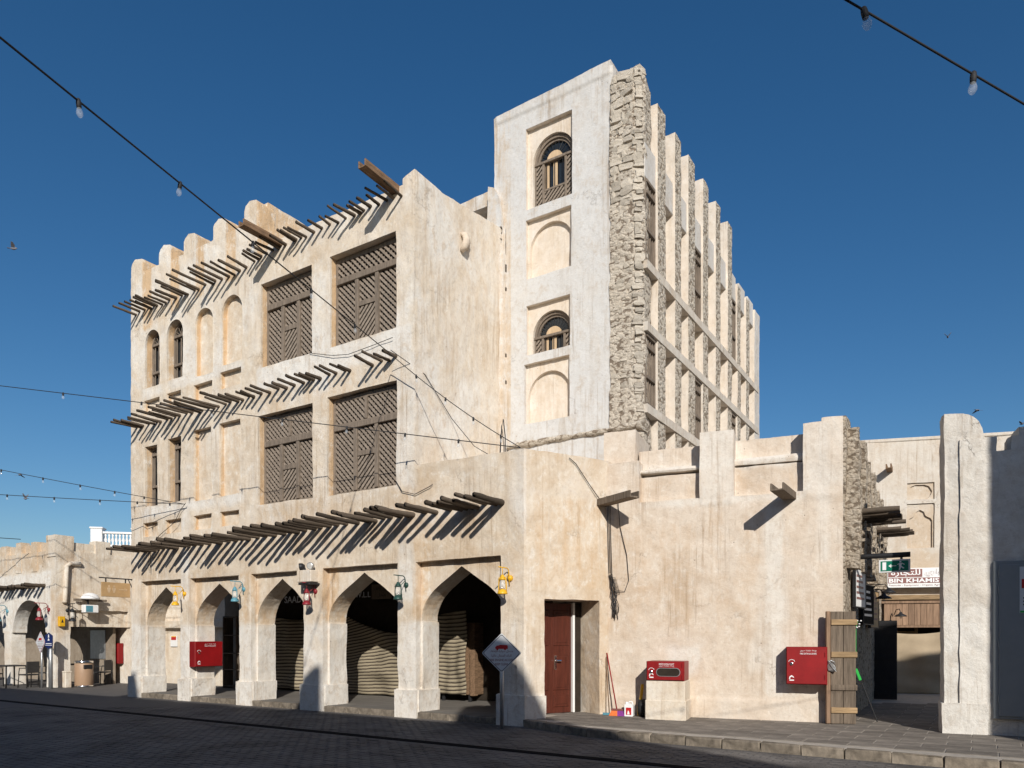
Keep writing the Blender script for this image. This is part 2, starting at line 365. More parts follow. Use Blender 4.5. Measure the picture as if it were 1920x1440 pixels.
FE = Frame((.22, 13.65), (1.705, .95))         # canted entrance face
F3 = Frame((1.925, 14.6), (.927, -.375))       # long low wall
FL = Frame((5.94, 12.98), (.517, .856))        # lane wall (x along the lane, -y out into the lane)
FR = Frame((6.91, 11.64), (.915, -.40))        # end wall right of the lane
FB = Frame((11.1, 20.5), (.972, -.233))        # wall closing the lane

def fast_mesh(name, co, quads):
    me = bpy.data.meshes.new(name); me.vertices.add(len(co)); me.vertices.foreach_set('co', co.astype(np.float32).ravel())
    m = len(quads); me.loops.add(m*4); me.loops.foreach_set('vertex_index', quads.astype(np.int32).ravel())
    me.polygons.add(m); me.polygons.foreach_set('loop_start', np.arange(0, m*4, 4, dtype=np.int32))
    me.update(calc_edges=True); me.shade_smooth(); return me
def sstep(a, b, x): t = np.clip((x-a)/(b-a), 0, 1); return t*t*(3-2*t)
def adobe(name, solids, cutters, voxel, m, parent, amp=(.022, .012), keep=None, paint=None, warp=None, mats=None, seed=1, sharp=True):
    """carved, worn masonry: union of solids minus cutters, re-skinned with rounded arrises and an uneven face"""
    a = bpy.data.objects.new('tmp_a', solids.mesh('tmp_a')); COL.objects.link(a)
    b = None
    if cutters is not None and cutters.v:
        b = bpy.data.objects.new('tmp_b', cutters.mesh('tmp_b')); COL.objects.link(b)
        mo = a.modifiers.new('b', 'BOOLEAN'); mo.operation = 'DIFFERENCE'; mo.solver = 'EXACT'; mo.use_self = True; mo.object = b
    if b is None:
        b = bpy.data.objects.new('tmp_b', MB().box(900, 901, 900, 901, 900, 901).mesh('tmp_b')); COL.objects.link(b)
        mo = a.modifiers.new('b', 'BOOLEAN'); mo.operation = 'DIFFERENCE'; mo.solver = 'EXACT'; mo.use_self = True; mo.object = b
    rm = a.modifiers.new('r', 'REMESH'); vv = np.array(solids.v); md = float((vv.max(0)-vv.min(0)).max())
    if sharp:
        dep = max(3, math.ceil(math.log2(md/.99/voxel))); rm.mode = 'SHARP'; rm.octree_depth = dep; rm.scale = md/(voxel*2**dep); rm.sharpness = 1; rm.use_remove_disconnected = False
    else: rm.mode = 'VOXEL'; rm.voxel_size = voxel
    dg = bpy.context.evaluated_depsgraph_get(); me = bpy.data.meshes.new_from_object(a.evaluated_get(dg))
    n = len(me.vertices); co = np.empty(n*3, np.float32); me.vertices.foreach_get('co', co); co = co.reshape(-1, 3).astype(np.float64)
    nr = np.empty(n*3, np.float32); me.vertex_normals.foreach_get('vector', nr); nr = nr.reshape(-1, 3)
    nl = len(me.loops); vi = np.empty(nl, np.int32); me.loops.foreach_get('vertex_index', vi)
    q = vi.reshape(-1, 4)
    base = co.copy()
    d = fbm(co, .75, 3, seed)*amp[0]+fbm(co, 4.2, 3, seed+9)*amp[1]
    co = co+nr*d[:, None]
    if warp: co = warp(co)
    if keep is not None:
        k = keep(base[q].mean(axis=1)); q = q[k]
        used = np.unique(q); mp = np.full(n, -1, np.int64); mp[used] = np.arange(len(used)); q = mp[q]; co = co[used]; base = base[used]; nr = nr[used]
    out = fast_mesh(name, co, q)
    if sharp: out.set_sharp_from_angle(angle=R(38))
    wash = np.zeros((len(co), 4), np.float32); wash[:, 3] = 1
    if paint: pw = paint(base, nr); wash[:, :pw.shape[1]] = pw
    at = out.attributes.new('wash', 'FLOAT_COLOR', 'POINT'); at.data.foreach_set('color', wash.ravel())
    bpy.data.objects.remove(a, do_unlink=True)
    if b: bpy.data.objects.remove(b, do_unlink=True)
    bpy.data.meshes.remove(me)
    o = link(name, out, m, parent)
    if mats:                                   # second material where mats(base centroid) is true
        out.materials.append(mats[0]); idx = mats[1](base[q].mean(axis=1)).astype(np.int32); out.polygons.foreach_set('material_index', idx)
    return o
def rects(base, lst, feather=.12):
    w = np.zeros(len(base))
    for x0, x1, z0, z1, a in lst:
        m = sstep(x0-feather, x0+feather, base[:, 0])*(1-sstep(x1-feather, x1+feather, base[:, 0]))*sstep(z0-feather, z0+feather, base[:, 2])*(1-sstep(z1-feather, z1+feather, base[:, 2]))
        w = np.maximum(w, m*a) if a > 0 else w+m*a
    return w
def arch_pts(x0, x1, zs, za, pointed=True, n=12):
    h = (x1-x0)/2; r = za-zs; pts = []
    if pointed:
        P = [(0, 0), (0, .52*r), (.47*h, r-.36*h), (h, r)]
        for i in range(n+1):
            t = i/n; u = 1-t
            pts.append(tuple(u**3*P[0][k]+3*u*u*t*P[1][k]+3*u*t*t*P[2][k]+t**3*P[3][k] for k in (0, 1)))
    else:
        pts = [(h*(1-math.cos(math.pi/2*i/n)), r*math.sin(math.pi/2*i/n)) for i in range(n+1)]
    left = [(x0+px, zs+pz) for px, pz in pts]; right = [(x1-px, zs+pz) for px, pz in pts[:-1]]
    return left, right[::-1]
def arch_poly(x0, x1, z0, zs, za, pointed=True, n=12):
    l_, r_ = arch_pts(x0, x1, zs, za, pointed, n)      # l_: spring..apex ; r_: apex side..spring
    return [(x0, z0), (x1, z0)]+r_[::-1]+l_[::-1]

# ================================================================== GROUND
g = MB(); g.add([(-600, -300, 0), (600, -300, 0), (600, 900, 0), (-600, 900, 0)], [(0, 1, 2, 3)])
ground = struct(build('street', g, M_STREET)); ground.rotation_euler = (0, 0, F1.rz)
# setts in the part of the street in front of the camera
def in_poly(x, y, P):
    c = False; j = len(P)-1
    for i in range(len(P)):
        if (P[i][1] > y) != (P[j][1] > y) and x < (P[j][0]-P[i][0])*(y-P[i][1])/(P[j][1]-P[i][1])+P[i][0]: c = not c
        j = i
    return c
KERB = [(-.06, -.06), (1.66, -.70), (6.2, -.82), (11, -.95)]
def kerb_y(x):
    if x < KERB[0][0]: return -.03
    for (a, b), (c, d) in zip(KERB, KERB[1:]):
        if x <= c: return b+(d-b)*(x-a)/(c-a)
    return KERB[-1][1]
sett_me = MB().bbox(-.105, .105, -.05, .05, -.02, .007, .004).mesh('sett'); sett_me.materials.append(M_SETT)
cells = []
for j in range(-105, 0):
    for i in range(-95, 60):
        x = i*.22+(.11 if j % 2 else 0); y = j*.11-.03
        if y > kerb_y(x)-.08 or abs(y+2.62) < .16: continue
        P = F1.w(x, y)
        if not 8.3 < P.y < 17.5 or abs(P.x) > P.y*.74+.3: continue
        cells.append((P.y, x, y))
cells.sort()
for k, (d, x, y) in enumerate(cells[:300]):
    o = link('sett', sett_me, None, ground); o.location = (x+F1.o.dot(F1.ex), y+F1.o.dot(F1.ey), rnd.uniform(-.003, .002))
    o.rotation_euler = (rnd.uniform(-.012, .012), rnd.uniform(-.012, .012), rnd.uniform(-.02, .02))
sm = MB()
for d, x, y in cells[300:]:
    h = .005+rnd.uniform(-.003, .003); a = .1+rnd.uniform(-.004, .004); X = x+F1.o.dot(F1.ex); Y = y+F1.o.dot(F1.ey); s_ = rnd.uniform(-.006, .006)
    sm.add([(X-a, Y-.05, -.01), (X+a, Y-.05, -.01), (X+a, Y+.05, -.01), (X-a, Y+.05, -.01), (X-a+.006, Y-.044+s_, h), (X+a-.006, Y-.044-s_, h), (X+a-.006, Y+.044, h), (X-a+.006, Y+.044, h)],
           [(4, 5, 6, 7), (0, 1, 5, 4), (1, 2, 6, 5), (2, 3, 7, 6), (3, 0, 4, 7)])
stuff(build('sett_field', sm, M_SETT, ground))
# slot drain
dr = struct(build('slot_drain', MB().box(-26, 12, -2.71, -2.53, -.03, .009), M_DRAIN)); dr.location = F1.w(0, 0); dr.rotation_euler = (0, 0, F1.rz)
# raised pavement right of the corner and arcade floor
low_out = [F1.loc(*F3.w(x, y)[:2]) for x, y in ((0, 0), (4.33, 0), (5.61, 8.2))]
pv = thing('pavement', '', '', F1); del pv['label'], pv['category']; struct(pv)
bed = MB().prism([(-.02, .0), (1.68, -.56), (6.2, -.68), (12, -.83), (14, 9), (9, 13), (-.02, 9)], -.02, .128, 'z')
struct(build('pavement_bed', bed, M_GROUT, pv)); del bpy.data.objects['pavement_bed']['kind']
slab_me = MB().bbox(-.291, .291, -.191, .191, -.03, .009, .003).mesh('slab'); slab_me.materials.append(M_SLAB)
BL = [(0, .05), (.93, 1.72), low_out[1], low_out[2], (low_out[2][0], 14), (-1, 14)]
for j in range(0, 30):
    for i in range(0, 20):
        x = .2+i*.6+(.3 if j % 2 else 0); y = -.42+j*.4-.026*x
        if y-.2 < kerb_y(x)+.14 and not y-.16 > kerb_y(x)+.10: continue
        if in_poly(x, y, BL) and in_poly(x-.3, y-.2, BL) and in_poly(x+.3, y-.2, BL): continue
        P = F1.w(x, y)
        if P.x > P.y*.72+.5 or P.y > 17: continue
        o = link('slab', slab_me, None, pv); o.location = (x, y, .128+rnd.uniform(-.002, .002)); o.rotation_euler = (rnd.uniform(-.004, .004), rnd.uniform(-.004, .004), -.026)
        if y < kerb_y(x)+.32: o.scale = (1, .72, 1); o.location.y += .05
# kerb stones
kb = thing('kerb', '', '', F1); del kb['label'], kb['category']; struct(kb)
def kerb_run(p, q, n, w=.13, top=.145):
    p = Vector(p); q = Vector(q); L = (q-p).length/n; a = math.atan2(q.y-p.y, q.x-p.x)
    for i in range(n):
        mb = MB().bbox(-L/2+.004, L/2-.004, 0, w, -.06, top, .016)
        mb.v = [(x+rnd.uniform(-.006, .006), y+rnd.uniform(-.018, .014), z+rnd.uniform(-.014, .006)) for x, y, z in mb.v]
        c = p+(q-p)*((i+.5)/n); o = build('kerb_stone', mb, M_KERB, kb); o.location = (c.x, c.y, 0); o.rotation_euler = (0, 0, a)
kerb_run((.02, -.06), (1.66, -.70), 3); kerb_run((1.66, -.70), (6.2, -.82), 8); kerb_run((6.2, -.82), (11, -.95), 8)
ZF = .14
STR = [(-13.05, -12.58), (-10.71, -10.31), (-8.28, -7.84), (-5.96, -5.35), (-3.10, -2.62), (-.525, 0.)]     # pier fronts
for (a0, a1), (b0, b1) in zip(STR, STR[1:]):
    n = max(4, int((b0-a1)/.36)); kerb_run((a1+.06, -.02), (b0-.06, -.02), n, .12, .135)
fl = struct(build('arcade_floor', MB().box(-12.95, -.1, .06, 3.2, -.02, .128), M_FLOOR)); fl.location = F1.w(0, 0); fl.rotation_euler = (0, 0, F1.rz)

# ================================================================== ARCADED HOUSE
house = thing('arcaded_house', 'three storey cream plastered house with pointed arcade and rows of projecting poles', 'house', F1)
sol = MB(); cut = MB()
sol.box(-13.05, -2.65, 0, 3.45, -.1, 11.13)                                   # main block
sol.box(-13.05, -7.57, 0, .62, 11.0, 11.86)                                   # raised left parapet
for x0, x1, zt in ((-13.03, -12.45, 12.26), (-11.68, -11.13, 12.30), (-10.60, -10.06, 12.30), (-9.33, -8.80, 12.30)):
    sol.prism([(x0, 11.5), (x1, 11.5), (x1, zt-.10), (x1-.07, zt-.01), (x0+.2, zt+.05), (x0+.05, zt-.03), (x0, zt-.12)], .0, .52)
sol.prism([(-8.09, 11.4), (-7.57, 11.4), (-7.57, 12.26), (-7.65, 12.36), (-7.9, 12.40), (-8.05, 12.32), (-8.09, 12.2)], .0, .5); sol.box(-8.0, -7.59, .3, 2.1, 11.0, 12.42)
sol.prism([(-2.95, 11.0), (-2.65, 11.0), (-2.65, 11.36), (-2.95, 11.26)], 0, 3.4)
sol.prism([(0, 11.1), (0.2, 11.1), (3.45, 11.1), (3.45, 11.72), (0, 11.22)], -2.95, -2.65, 'x')
sol.prism([(-2.75, 0), (0, 0), (.93, 1.716), (.93, 3.45), (-2.75, 3.45)], -.1, 5.22, 'z')   # one-storey corner with the entrance
for a, b in STR:                                                              # plinths
    sol.box(a-.06, b+.06, -.06, .74, -.1, .58)
sol.prism([(0, -.05), (.055, -.05), (.55, .92), (.44, .98)], -.1, .56, 'z')
spans = [(a[1], b[0]) for a, b in zip(STR, STR[1:])]
for k, (x0, x1) in enumerate(spans):
    cut.box(x0, x1, -.3, .17, .60, 3.235)                                     # spandrel recess
    za = (3.06, 3.08, 3.085, 3.10, 3.10)[k]
    l_, r_ = arch_pts(x0+.015, x1-.015, 2.0, za)
    poly = [(x0+.09, -.3), (x1-.09, -.3), (x1-.09, .58), (x1-.05, .585), (x1-.05, 1.99)]+r_[::-1]+l_[::-1]+[(x0+.05, 1.99), (x0+.05, .585), (x0+.09, .58)]
    cut.prism(poly, -.4, .78)
cut.box(-13.4, -.30, .70, 3.05, -.3, 3.30)                                    # the walk behind the arches, open at its left end
# upper openings: (x0,x1,z0,ztop,depth, kind)
OPEN = [(-12.36, -11.69, 8.60, 10.17, .40, 'arch'), (-11.34, -10.64, 8.62, 10.20, .40, 'arch'), (-10.08, -9.36, 8.49, 10.21, .14, 'arch'), (-8.98, -8.18, 8.57, 10.26, .14, 'arch'),
        (-7.48, -5.70, 8.20, 10.23, .30, 'big'), (-5.12, -3.15, 8.20, 10.24, .30, 'big'),
        (-12.37, -11.76, 5.30, 6.98, .40, 'rect'), (-11.29, -10.71, 5.30, 7.04, .40, 'rect'), (-10.15, -9.41, 5.25, 7.10, .14, 'rect'), (-9.09, -8.26, 5.26, 7.11, .14, 'rect'),
        (-7.58, -5.68, 4.88, 7.05, .30, 'big'), (-5.20, -3.13, 4.87, 7.09, .30, 'big')]
for x0, x1, zt in ((-12.42, -11.68, 8.27), (-11.34, -10.69, 8.28), (-10.15, -9.39, 8.28), (-9.06, -8.22, 8.40)): OPEN.append((x0, x1, zt-.42, zt, .13, 'rect'))
for x0, x1 in ((-12.47, -11.78), (-11.41, -10.69), (-10.15, -9.41), (-9.06, -8.28)): OPEN.append((x0, x1, 4.48, 4.86, .13, 'rect'))
for x0, x1, z0, z1, d, k in OPEN:
    if k == 'arch': cut.prism(arch_poly(x0, x1, z0, z1-(x1-x0)/2, z1, False), -.3, d)
    else: cut.box(x0, x1, -.3, d, z0, z1)
# entrance recess in the canted face
def fe(x, y): return F1.loc(*FE.w(x, y)[:2])
cut.prism([fe(.46, -.3), fe(1.74, -.3), fe(1.74, .72), fe(.46, .72)], -.3, 2.40, 'z')
def house_paint(b, nr):
    front = (b[:, 1] < .05)
    w = rects(b, [(-7.6, -2.7, 7.62, 8.22, 1.0), (-10.72, -10.30, 2.6, 4.0, .9), (-10.72, -10.3, 4.0, 5.3, .5), (-3.1, -2.6, 2.4, 3.9, .8), (-12.5, -8.1, 8.3, 8.62, .7), (-12.5, -8.1, 5.0, 5.3, .7),
                  (-7.6, -3, 4.4, 4.9, .35), (-13.1, -7.5, 8.6, 12.5, .38), (-7.6, -2.6, 8.9, 11.5, .3), (-.35, .05, 3.2, 5.3, .5), (-13.1, -.6, -.1, 2.0, .8), (-.6, .3, -.1, 2.0, .4), (-13.1, .3, -.1, .6, 1.), (-5.7, -5.0, 7.2, 10, .5), (-3.2, -2.6, 4.2, 11, .45)])
    t = rects(b, [(-7.6, -2.6, 4.15, 4.85, .75), (-13.1, 0, 3.25, 4.2, .55), (-13.1, -7.6, 7.0, 7.7, .25), (-13.1, -8, 10.3, 11.2, .3), (-7.6, -2.7, 10.25, 10.7, .35), (-2.6, 1, 3.0, 5.3, .55)])
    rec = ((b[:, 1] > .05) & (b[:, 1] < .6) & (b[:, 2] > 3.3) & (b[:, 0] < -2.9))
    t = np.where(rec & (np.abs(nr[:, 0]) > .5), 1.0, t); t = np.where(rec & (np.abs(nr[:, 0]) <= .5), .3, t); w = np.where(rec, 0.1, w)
    side = (b[:, 0] > -2.72) & (b[:, 1] > .1) & (b[:, 2] > 5.0); t = np.where(side, .05, t); w = np.where(side, .55, w)
    ent = (b[:, 0] > .03); t = np.where(ent, .5, t); w = np.where(ent & (b[:, 2] > 2.5), 0, w)
    r = rects(b, [(-12.5, -12.0, 10.2, 12.2, 1.), (-11.2, -10.75, 10.4, 12.2, 1.), (-10.1, -9.7, 10.5, 12.2, 1.), (-8.85, -8.4, 10.6, 12.2, 1.), (-7.65, -7.2, 10.9, 12.4, 1.), (-7.6, -2.7, 7.05, 7.5, .5), (-2.7, -2.2, 2.0, 4.0, .7),
                  (-8.3, -7.7, 2, 3.3, .7), (-10.35, -10.0, 2, 3.3, .7), (-5.4, -5.0, 2., 3.3, .8), (-12.6, -12.2, 2., 3.3, .6), (.1, 1, 2.6, 4.4, .6)], .08)
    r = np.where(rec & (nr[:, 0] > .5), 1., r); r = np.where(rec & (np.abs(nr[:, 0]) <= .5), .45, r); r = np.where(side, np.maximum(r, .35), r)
    return np.stack([w, t, r], 1)
def house_keep(c): return ~((c[:, 2] < -.04) | ((c[:, 1] > 3.4) & (c[:, 2] < 10.9)))
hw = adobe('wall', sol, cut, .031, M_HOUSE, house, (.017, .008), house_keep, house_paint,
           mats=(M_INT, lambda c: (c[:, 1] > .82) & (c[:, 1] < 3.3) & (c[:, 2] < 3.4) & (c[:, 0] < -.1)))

# --- poles
pole_mes = []
for v in range(6):
    rr = random.Random(50+v); k = 9; pts = []; rs = []
    for i in range(k):
        t = i/(k-1); pts.append((rr.uniform(-.07, .07)*t*8*.1, -t, rr.uniform(-.25, .25)*t)); rs.append((1-.16*t)*rr.uniform(.9, 1.1))
    me = MB()
    ring = []; n = 9
    for i in range(k):
        for j in range(n):
            a = 2*math.pi*j/n; q = rs[i]*(1+rr.uniform(-.07, .07)); ring.append((math.cos(a)*q+pts[i][0]*.5, pts[i][1], math.sin(a)*q+pts[i][2]*.6))
    fs = [(i*n+j, i*n+(j+1) % n, (i+1)*n+(j+1) % n, (i+1)*n+j) for i in range(k-1) for j in range(n)]+[tuple(range(n-1, -1, -1)), tuple(range((k-1)*n, k*n))]
    me.add(ring, fs); m_ = me.mesh('pole'); m_.materials.append(M_POLE); m_.shade_smooth(); pole_mes.append(m_)
def pole(parent, x, z, L, r, y0=0.1, yaw=0., pitch=0.):
    o = link('pole', pole_mes[rnd.randrange(6)], None, parent); o.location = (x, y0, z); o.scale = (r, L+y0, r); o.rotation_euler = (pitch, rnd.uniform(0, 6.3)*0, yaw); return o
def interp(x, tab):
    for (a, b), (c, d) in zip(tab, tab[1:]):
        if x <= c: return b+(d-b)*(x-a)/(c-a)
    return tab[-1][1]
x = -12.78
while x < -2.85:
    L = interp(x, [(-13, .55), (-11, .72), (-9, .78), (-8, .52), (-6, .46), (-4, .52), (-2.8, .5)])*rnd.uniform(.72, 1.2)
    pole(house, x, interp(x, [(-13, 10.78), (-8.5, 10.74), (-7, 10.93), (-2.6, 10.93)])+rnd.uniform(-.035, .035), L, rnd.uniform(.030, .044), yaw=rnd.uniform(-.13, .1), pitch=rnd.uniform(-.06, .03))
    x += rnd.choice((.1, .17, .21, .25, .29))
x = -12.72
while x < -2.95:
    L = interp(x, [(-13, .6), (-11, .9), (-9.3, .95), (-8.2, .6), (-7, .48), (-4, .42), (-3.8, .55), (-2.8, .5)])*rnd.uniform(.72, 1.2)
    if not -4.35 < x < -3.95: pole(house, x, 7.57+rnd.uniform(-.035, .035), L, rnd.uniform(.032, .046), yaw=rnd.uniform(-.1, .1), pitch=rnd.uniform(-.05, .03))
    x += rnd.choice((.12, .18, .22, .27, .3))
x = -12.66
while x < -.3:
    L = interp(x, [(-13, .85), (-10, 1.0), (-5, 1.08), (-2, 1.0), (0, .98)])*rnd.uniform(.78, 1.12)
    pole(house, x, interp(x, [(-13, 4.08), (-8, 4.10), (-3, 4.21), (0, 4.25)])+rnd.uniform(-.03, .03), L, rnd.uniform(.038, .06), yaw=rnd.uniform(-.09, .07), pitch=rnd.uniform(-.03, .02))
    x += rnd.choice((.13, .2, .24, .28, .33))
# wooden roof spouts
def trough(parent, x, y, z, L, w=.2, h=.11, yaw=0., m=None, name='roof_spout'):
    mb = MB(); mb.bbox(-w/2, w/2, -L, .12, -.03, 0, .006).bbox(-w/2-.004, -w/2+.03, -L-.01, .12, -.034, h, .006).bbox(w/2-.03, w/2+.004, -L-.02, .12, -.034, h, .006)
    return build(name, mb, m or M_TIMB, parent, loc=(x, y, z), rotz=yaw)
trough(house, -3.16, 0, 11.05, 1.02, yaw=.02); trough(house, -6.79, 0, 10.98, 1.05, yaw=-.03)
# broken clay spout ring on the side wall
mb = MB(); mb.tube([(0, 0, .16), (.10, 0, .1), (.14, 0, -.02), (.10, 0, -.15), (0, 0, -.24)], [.05, .07, .085, .08, .05], 9); mb.tube([(-.02, .17, .13), (.07, .17, .05), (.02, .17, -.1)], .06, 8)
build('spout_stub', mb, M_LOW, house, True, loc=(-2.64, 1.62, 10.62))

# --- windows
def lattice(mb, x0, x1, z0, z1, yf, pitch=.092, w=.05, t=.018, lean=1):
    """two crossed layers of diagonal laths, front layer leaning by 'lean'"""
    for lay in (0, 1):
        s = lean if lay == 0 else -lean                    # z = -s*x + c
        ya = yf+lay*(t+.022); c0 = min(s*x0, s*x1)+z0; c1 = max(s*x0, s*x1)+z1; c = c0+pitch*.7
        while c < c1:
            pts = []
            for X in (x0, x1):
                Z = c-s*X
                if z0-1e-6 <= Z <= z1+1e-6: pts.append((X, Z))
            for Z in (z0, z1):
                X = (c-Z)/s
                if x0 < X < x1: pts.append((X, Z))
            if len(pts) >= 2:
                p, q = pts[0], pts[-1]
                if abs(p[0]-q[0]) > .03: mb.bar(p, q, w if lay == 0 else w*.8, ya, ya+t)
            c += pitch*1.4142
def big_window(x0, x1, z0, z1, transom=.70, mid_top=False):
    y = .17; W_ = x1-x0; H_ = z1-z0; zt = z0+H_*transom; f = MB(); e = .055
    f.bbox(x0-.01, x0+e, y, y+.07, z0, z1, .005).bbox(x1-e, x1+.01, y, y+.07, z0, z1, .005)
    f.bbox(x0+e, x1-e, y, y+.07, z0-.01, z0+e, .005).bbox(x0+e, x1-e, y, y+.07, z1-.09, z1+.01, .005)
    f.bbox(x0+e, x1-e, y-.05, y+.06, zt, zt+.125, .008)                                   # transom
    f.bbox(x0+e, x1-e, y-.015, y+.05, zt+.128, zt+.16, .004)
    xa, xb = x0+W_*.345, x0+W_*.655; m = .05
    for xm in (xa, xb): f.bbox(xm-m, xm+m, y-.035, y+.06, z0+e, zt, .005)
    if mid_top: f.bbox((x0+x1)/2-.035, (x0+x1)/2+.035, y-.03, y+.06, zt+.165, z1-.095, .005)
    zr = z0+(zt-z0)*.56
    f.bbox(xa+m, xb-m, y-.02, y+.06, zr, zr+.11, .005)
    w = build('window', f, M_WOODW, house)
    la = MB(); yl = y+.012
    if mid_top:
        xm = (x0+x1)/2; lattice(la, x0+e, xm-.035, zt+.15, z1-.08, yl); lattice(la, xm+.035, x1-e, zt+.15, z1-.08, yl)
    else: lattice(la, x0+e, x1-e, zt+.15, z1-.08, yl, pitch=.10)
    lattice(la, x0+e, xa-m, z0+e, zt, yl); lattice(la, xb+m, x1-e, z0+e, zt, yl)
    lattice(la, xa+m, xb-m, zr+.11, zt, yl); lattice(la, xa+m, xb-m, z0+e, zr, yl-.01, lean=-1, w=.056)
    stuff(build('lattice', la, M_LAT, w))
    build('backing', MB().box(x0, x1, y+.085, y+.10, z0, z1), M_BACK, w)
big_window(-7.46, -5.72, 8.22, 10.21); big_window(-5.10, -3.17, 8.22, 10.22)
big_window(-7.56, -5.70, 4.90, 7.03, .66, True); big_window(-5.18, -3.15, 4.89, 7.07, .66, True)
def barred(parent, x0, x1, z0, z1, y, nb=4, arch=False, rail=(.32, .86), flip=False, m=None):
    f = MB(); e = .05; zs = z1-(x1-x0)/2 if arch else z1; m = m or M_WOODW
    f.bbox(x0-.01, x0+e, y, y+.07, z0, zs, .005).bbox(x1-e, x1+.01, y, y+.07, z0, zs, .005).bbox(x0+e, x1-e, y, y+.07, z0-.01, z0+e, .005)
    if arch:
        l_, r_ = arch_pts(x0, x1, zs, z1, False, 9); P = l_+r_; c = ((x0+x1)/2, zs); In = [(c[0]+(p[0]-c[0])*.86, c[1]+(p[1]-c[1])*.86) for p in P]
        for a in range(len(P)-1): f.prism([In[a], In[a+1], P[a+1], P[a]][::-1], y, y+.07)
    else: f.bbox(x0+e, x1-e, y, y+.07, z1-e, z1+.01, .005)
    for k in rail:
        zz = z0+(zs-z0)*k if not arch or k < .8 else zs-.05
        f.bbox(x0+e, x1-e, y-.04, y+.06, zz, zz+.07, .006)
    w = build('window', f, m, parent)
    b = MB()
    for i in range(nb):
        xx = x0+e+(x1-x0-2*e)*(i+.5)/nb; zt = z1-.05 if not arch else zs
        b.tube([(xx, y+.012, z0+e), (xx, y+.012, zt)], .016, 6)
    if arch:
        for i in range(1, 6):
            a = math.pi*i/6; r = (x1-x0)/2*.87; b.tube([((x0+x1)/2, y+.02, zs), ((x0+x1)/2+r*math.cos(a), y+.02, zs+r*math.sin(a))], .009, 5)
    build('window_bars', b, m, w)
    s = MB(); xm = (x0+x1)/2
    s.bbox(x0+e, xm-.03, y+.05, y+.075, z0+e, zs-.02, .004).bbox(xm+.03, x1-e, y+.05, y+.075, z0+e, zs-.02, .004) if flip else None
    if flip: build('shutter', s, m, w)
    gl = MB()
    if arch: gl.prism(arch_poly(x0, x1, z0, zs, z1, False), y+.08, y+.095)
    else: gl.box(x0, x1, y+.08, y+.095, z0, z1)
    build('pane', gl, M_DARKG, w); return w
barred(house, -12.34, -11.71, 8.62, 10.15, .19, 3, True); barred(house, -11.32, -10.66, 8.64, 10.18, .19, 3, True)
barred(house, -12.35, -11.78, 5.32, 6.96, .19, 3, False); barred(house, -11.27, -10.73, 5.32, 7.02, .19, 3, False)

# --- arcade shop fronts (dark) and door
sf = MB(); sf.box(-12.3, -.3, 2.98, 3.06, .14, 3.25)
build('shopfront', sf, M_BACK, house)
d = MB(); w0, w1 = .44, 1.48
d.bbox(w0, w1, .62, .68, .14, 2.36, .006); door = build('door', d, M_DOOR, house)
def fe_child(o): o.location = (0, 0, 0); o.rotation_euler = (0, 0, FE.rz-F1.rz)
fe_child(door)
d = MB()
for z0, z1 in ((.26, .52), (.60, 1.34), (1.50, 2.22)):
    for x0, x1 in ((.52, .93), (1.04, 1.43)):
        d.bbox(x0, x1, .605, .63, z0, z1, .012); d.bbox(x0+.05, x1-.05, .595, .62, z0+.05, z1-.05, .014)
build('door_panel', d, M_DOOR, door)
build('door_handle', MB().bbox(1.06, 1.12, .585, .62, 1.02, 1.3, .01).tube([(1.09, .60, 1.2), (1.09, .54, 1.2), (1.18, .53, 1.2)], .02, 8), M_CHROME, door)
o = build('door_frame', MB().bbox(1.485, 1.535, .56, .70, .14, 2.38, .006), M_WHITE, house); fe_child(o)
o = build('door_lining', MB().bbox(1.54, 1.72, .62, .71, .14, 2.38, .006), M_BACK, house); fe_child(o)
o = build('door_buzzer', MB().bbox(1.735, 1.755, .3, .36, 1.3, 1.5, .005), M_BLACK, house); fe_child(o)

# ================================================================== TALL STAIR-TOWER HOUSE
TY = 3.33
tower = thing('tall_house', 'tall pale plastered house with arched windows and bare stone corner pier', 'house', F1)
sol = MB(); cut = MB()
sol.box(-2.90, .30, TY, 4.0, 4.8, 14.50)
sol.box(-2.90, .62, 3.9, 13.3, 4.8, 11.95)
sol.prism([(-2.86, 14.3), (.26, 14.3), (.26, 14.62), (-2.86, 14.5)], TY-.03, 3.75)
sol.box(-4.6, -2.7, 3.80, 4.1, 9, 12.6); sol.prism([(-4.7, 12.50), (-2.85, 12.50), (-2.85, 12.84), (-3.2, 12.86), (-4.7, 12.78)], 3.45, 4.1); sol.prism([(-3.05, 11.3), (-2.62, 11.3), (-2.60, 11.9), (-2.68, 12.45), (-2.82, 12.72), (-3.0, 12.80)], 3.2, 3.6)
# swelling buttress where the tower meets the lower house
BUT = [(-2.55, TY-.02), (-2.6, TY-.12), (-2.72, TY-.2), (-2.9, TY-.22), (-3.0, TY)]
for i in range(6):
    z0 = 5+i*1.0; sol.prism([(-2.50, TY+.1), (-2.95, TY+.1), (-2.95, TY-.16), (-2.76, TY-.2), (-2.58, TY-.1)][::-1], z0, z0+1.05, 'z')
sol.prism([(-2.50, TY+.1), (-2.95, TY+.1), (-2.95, TY-.14), (-2.74, TY-.16), (-2.6, TY-.08)][::-1], 10.9, 11.7, 'z')
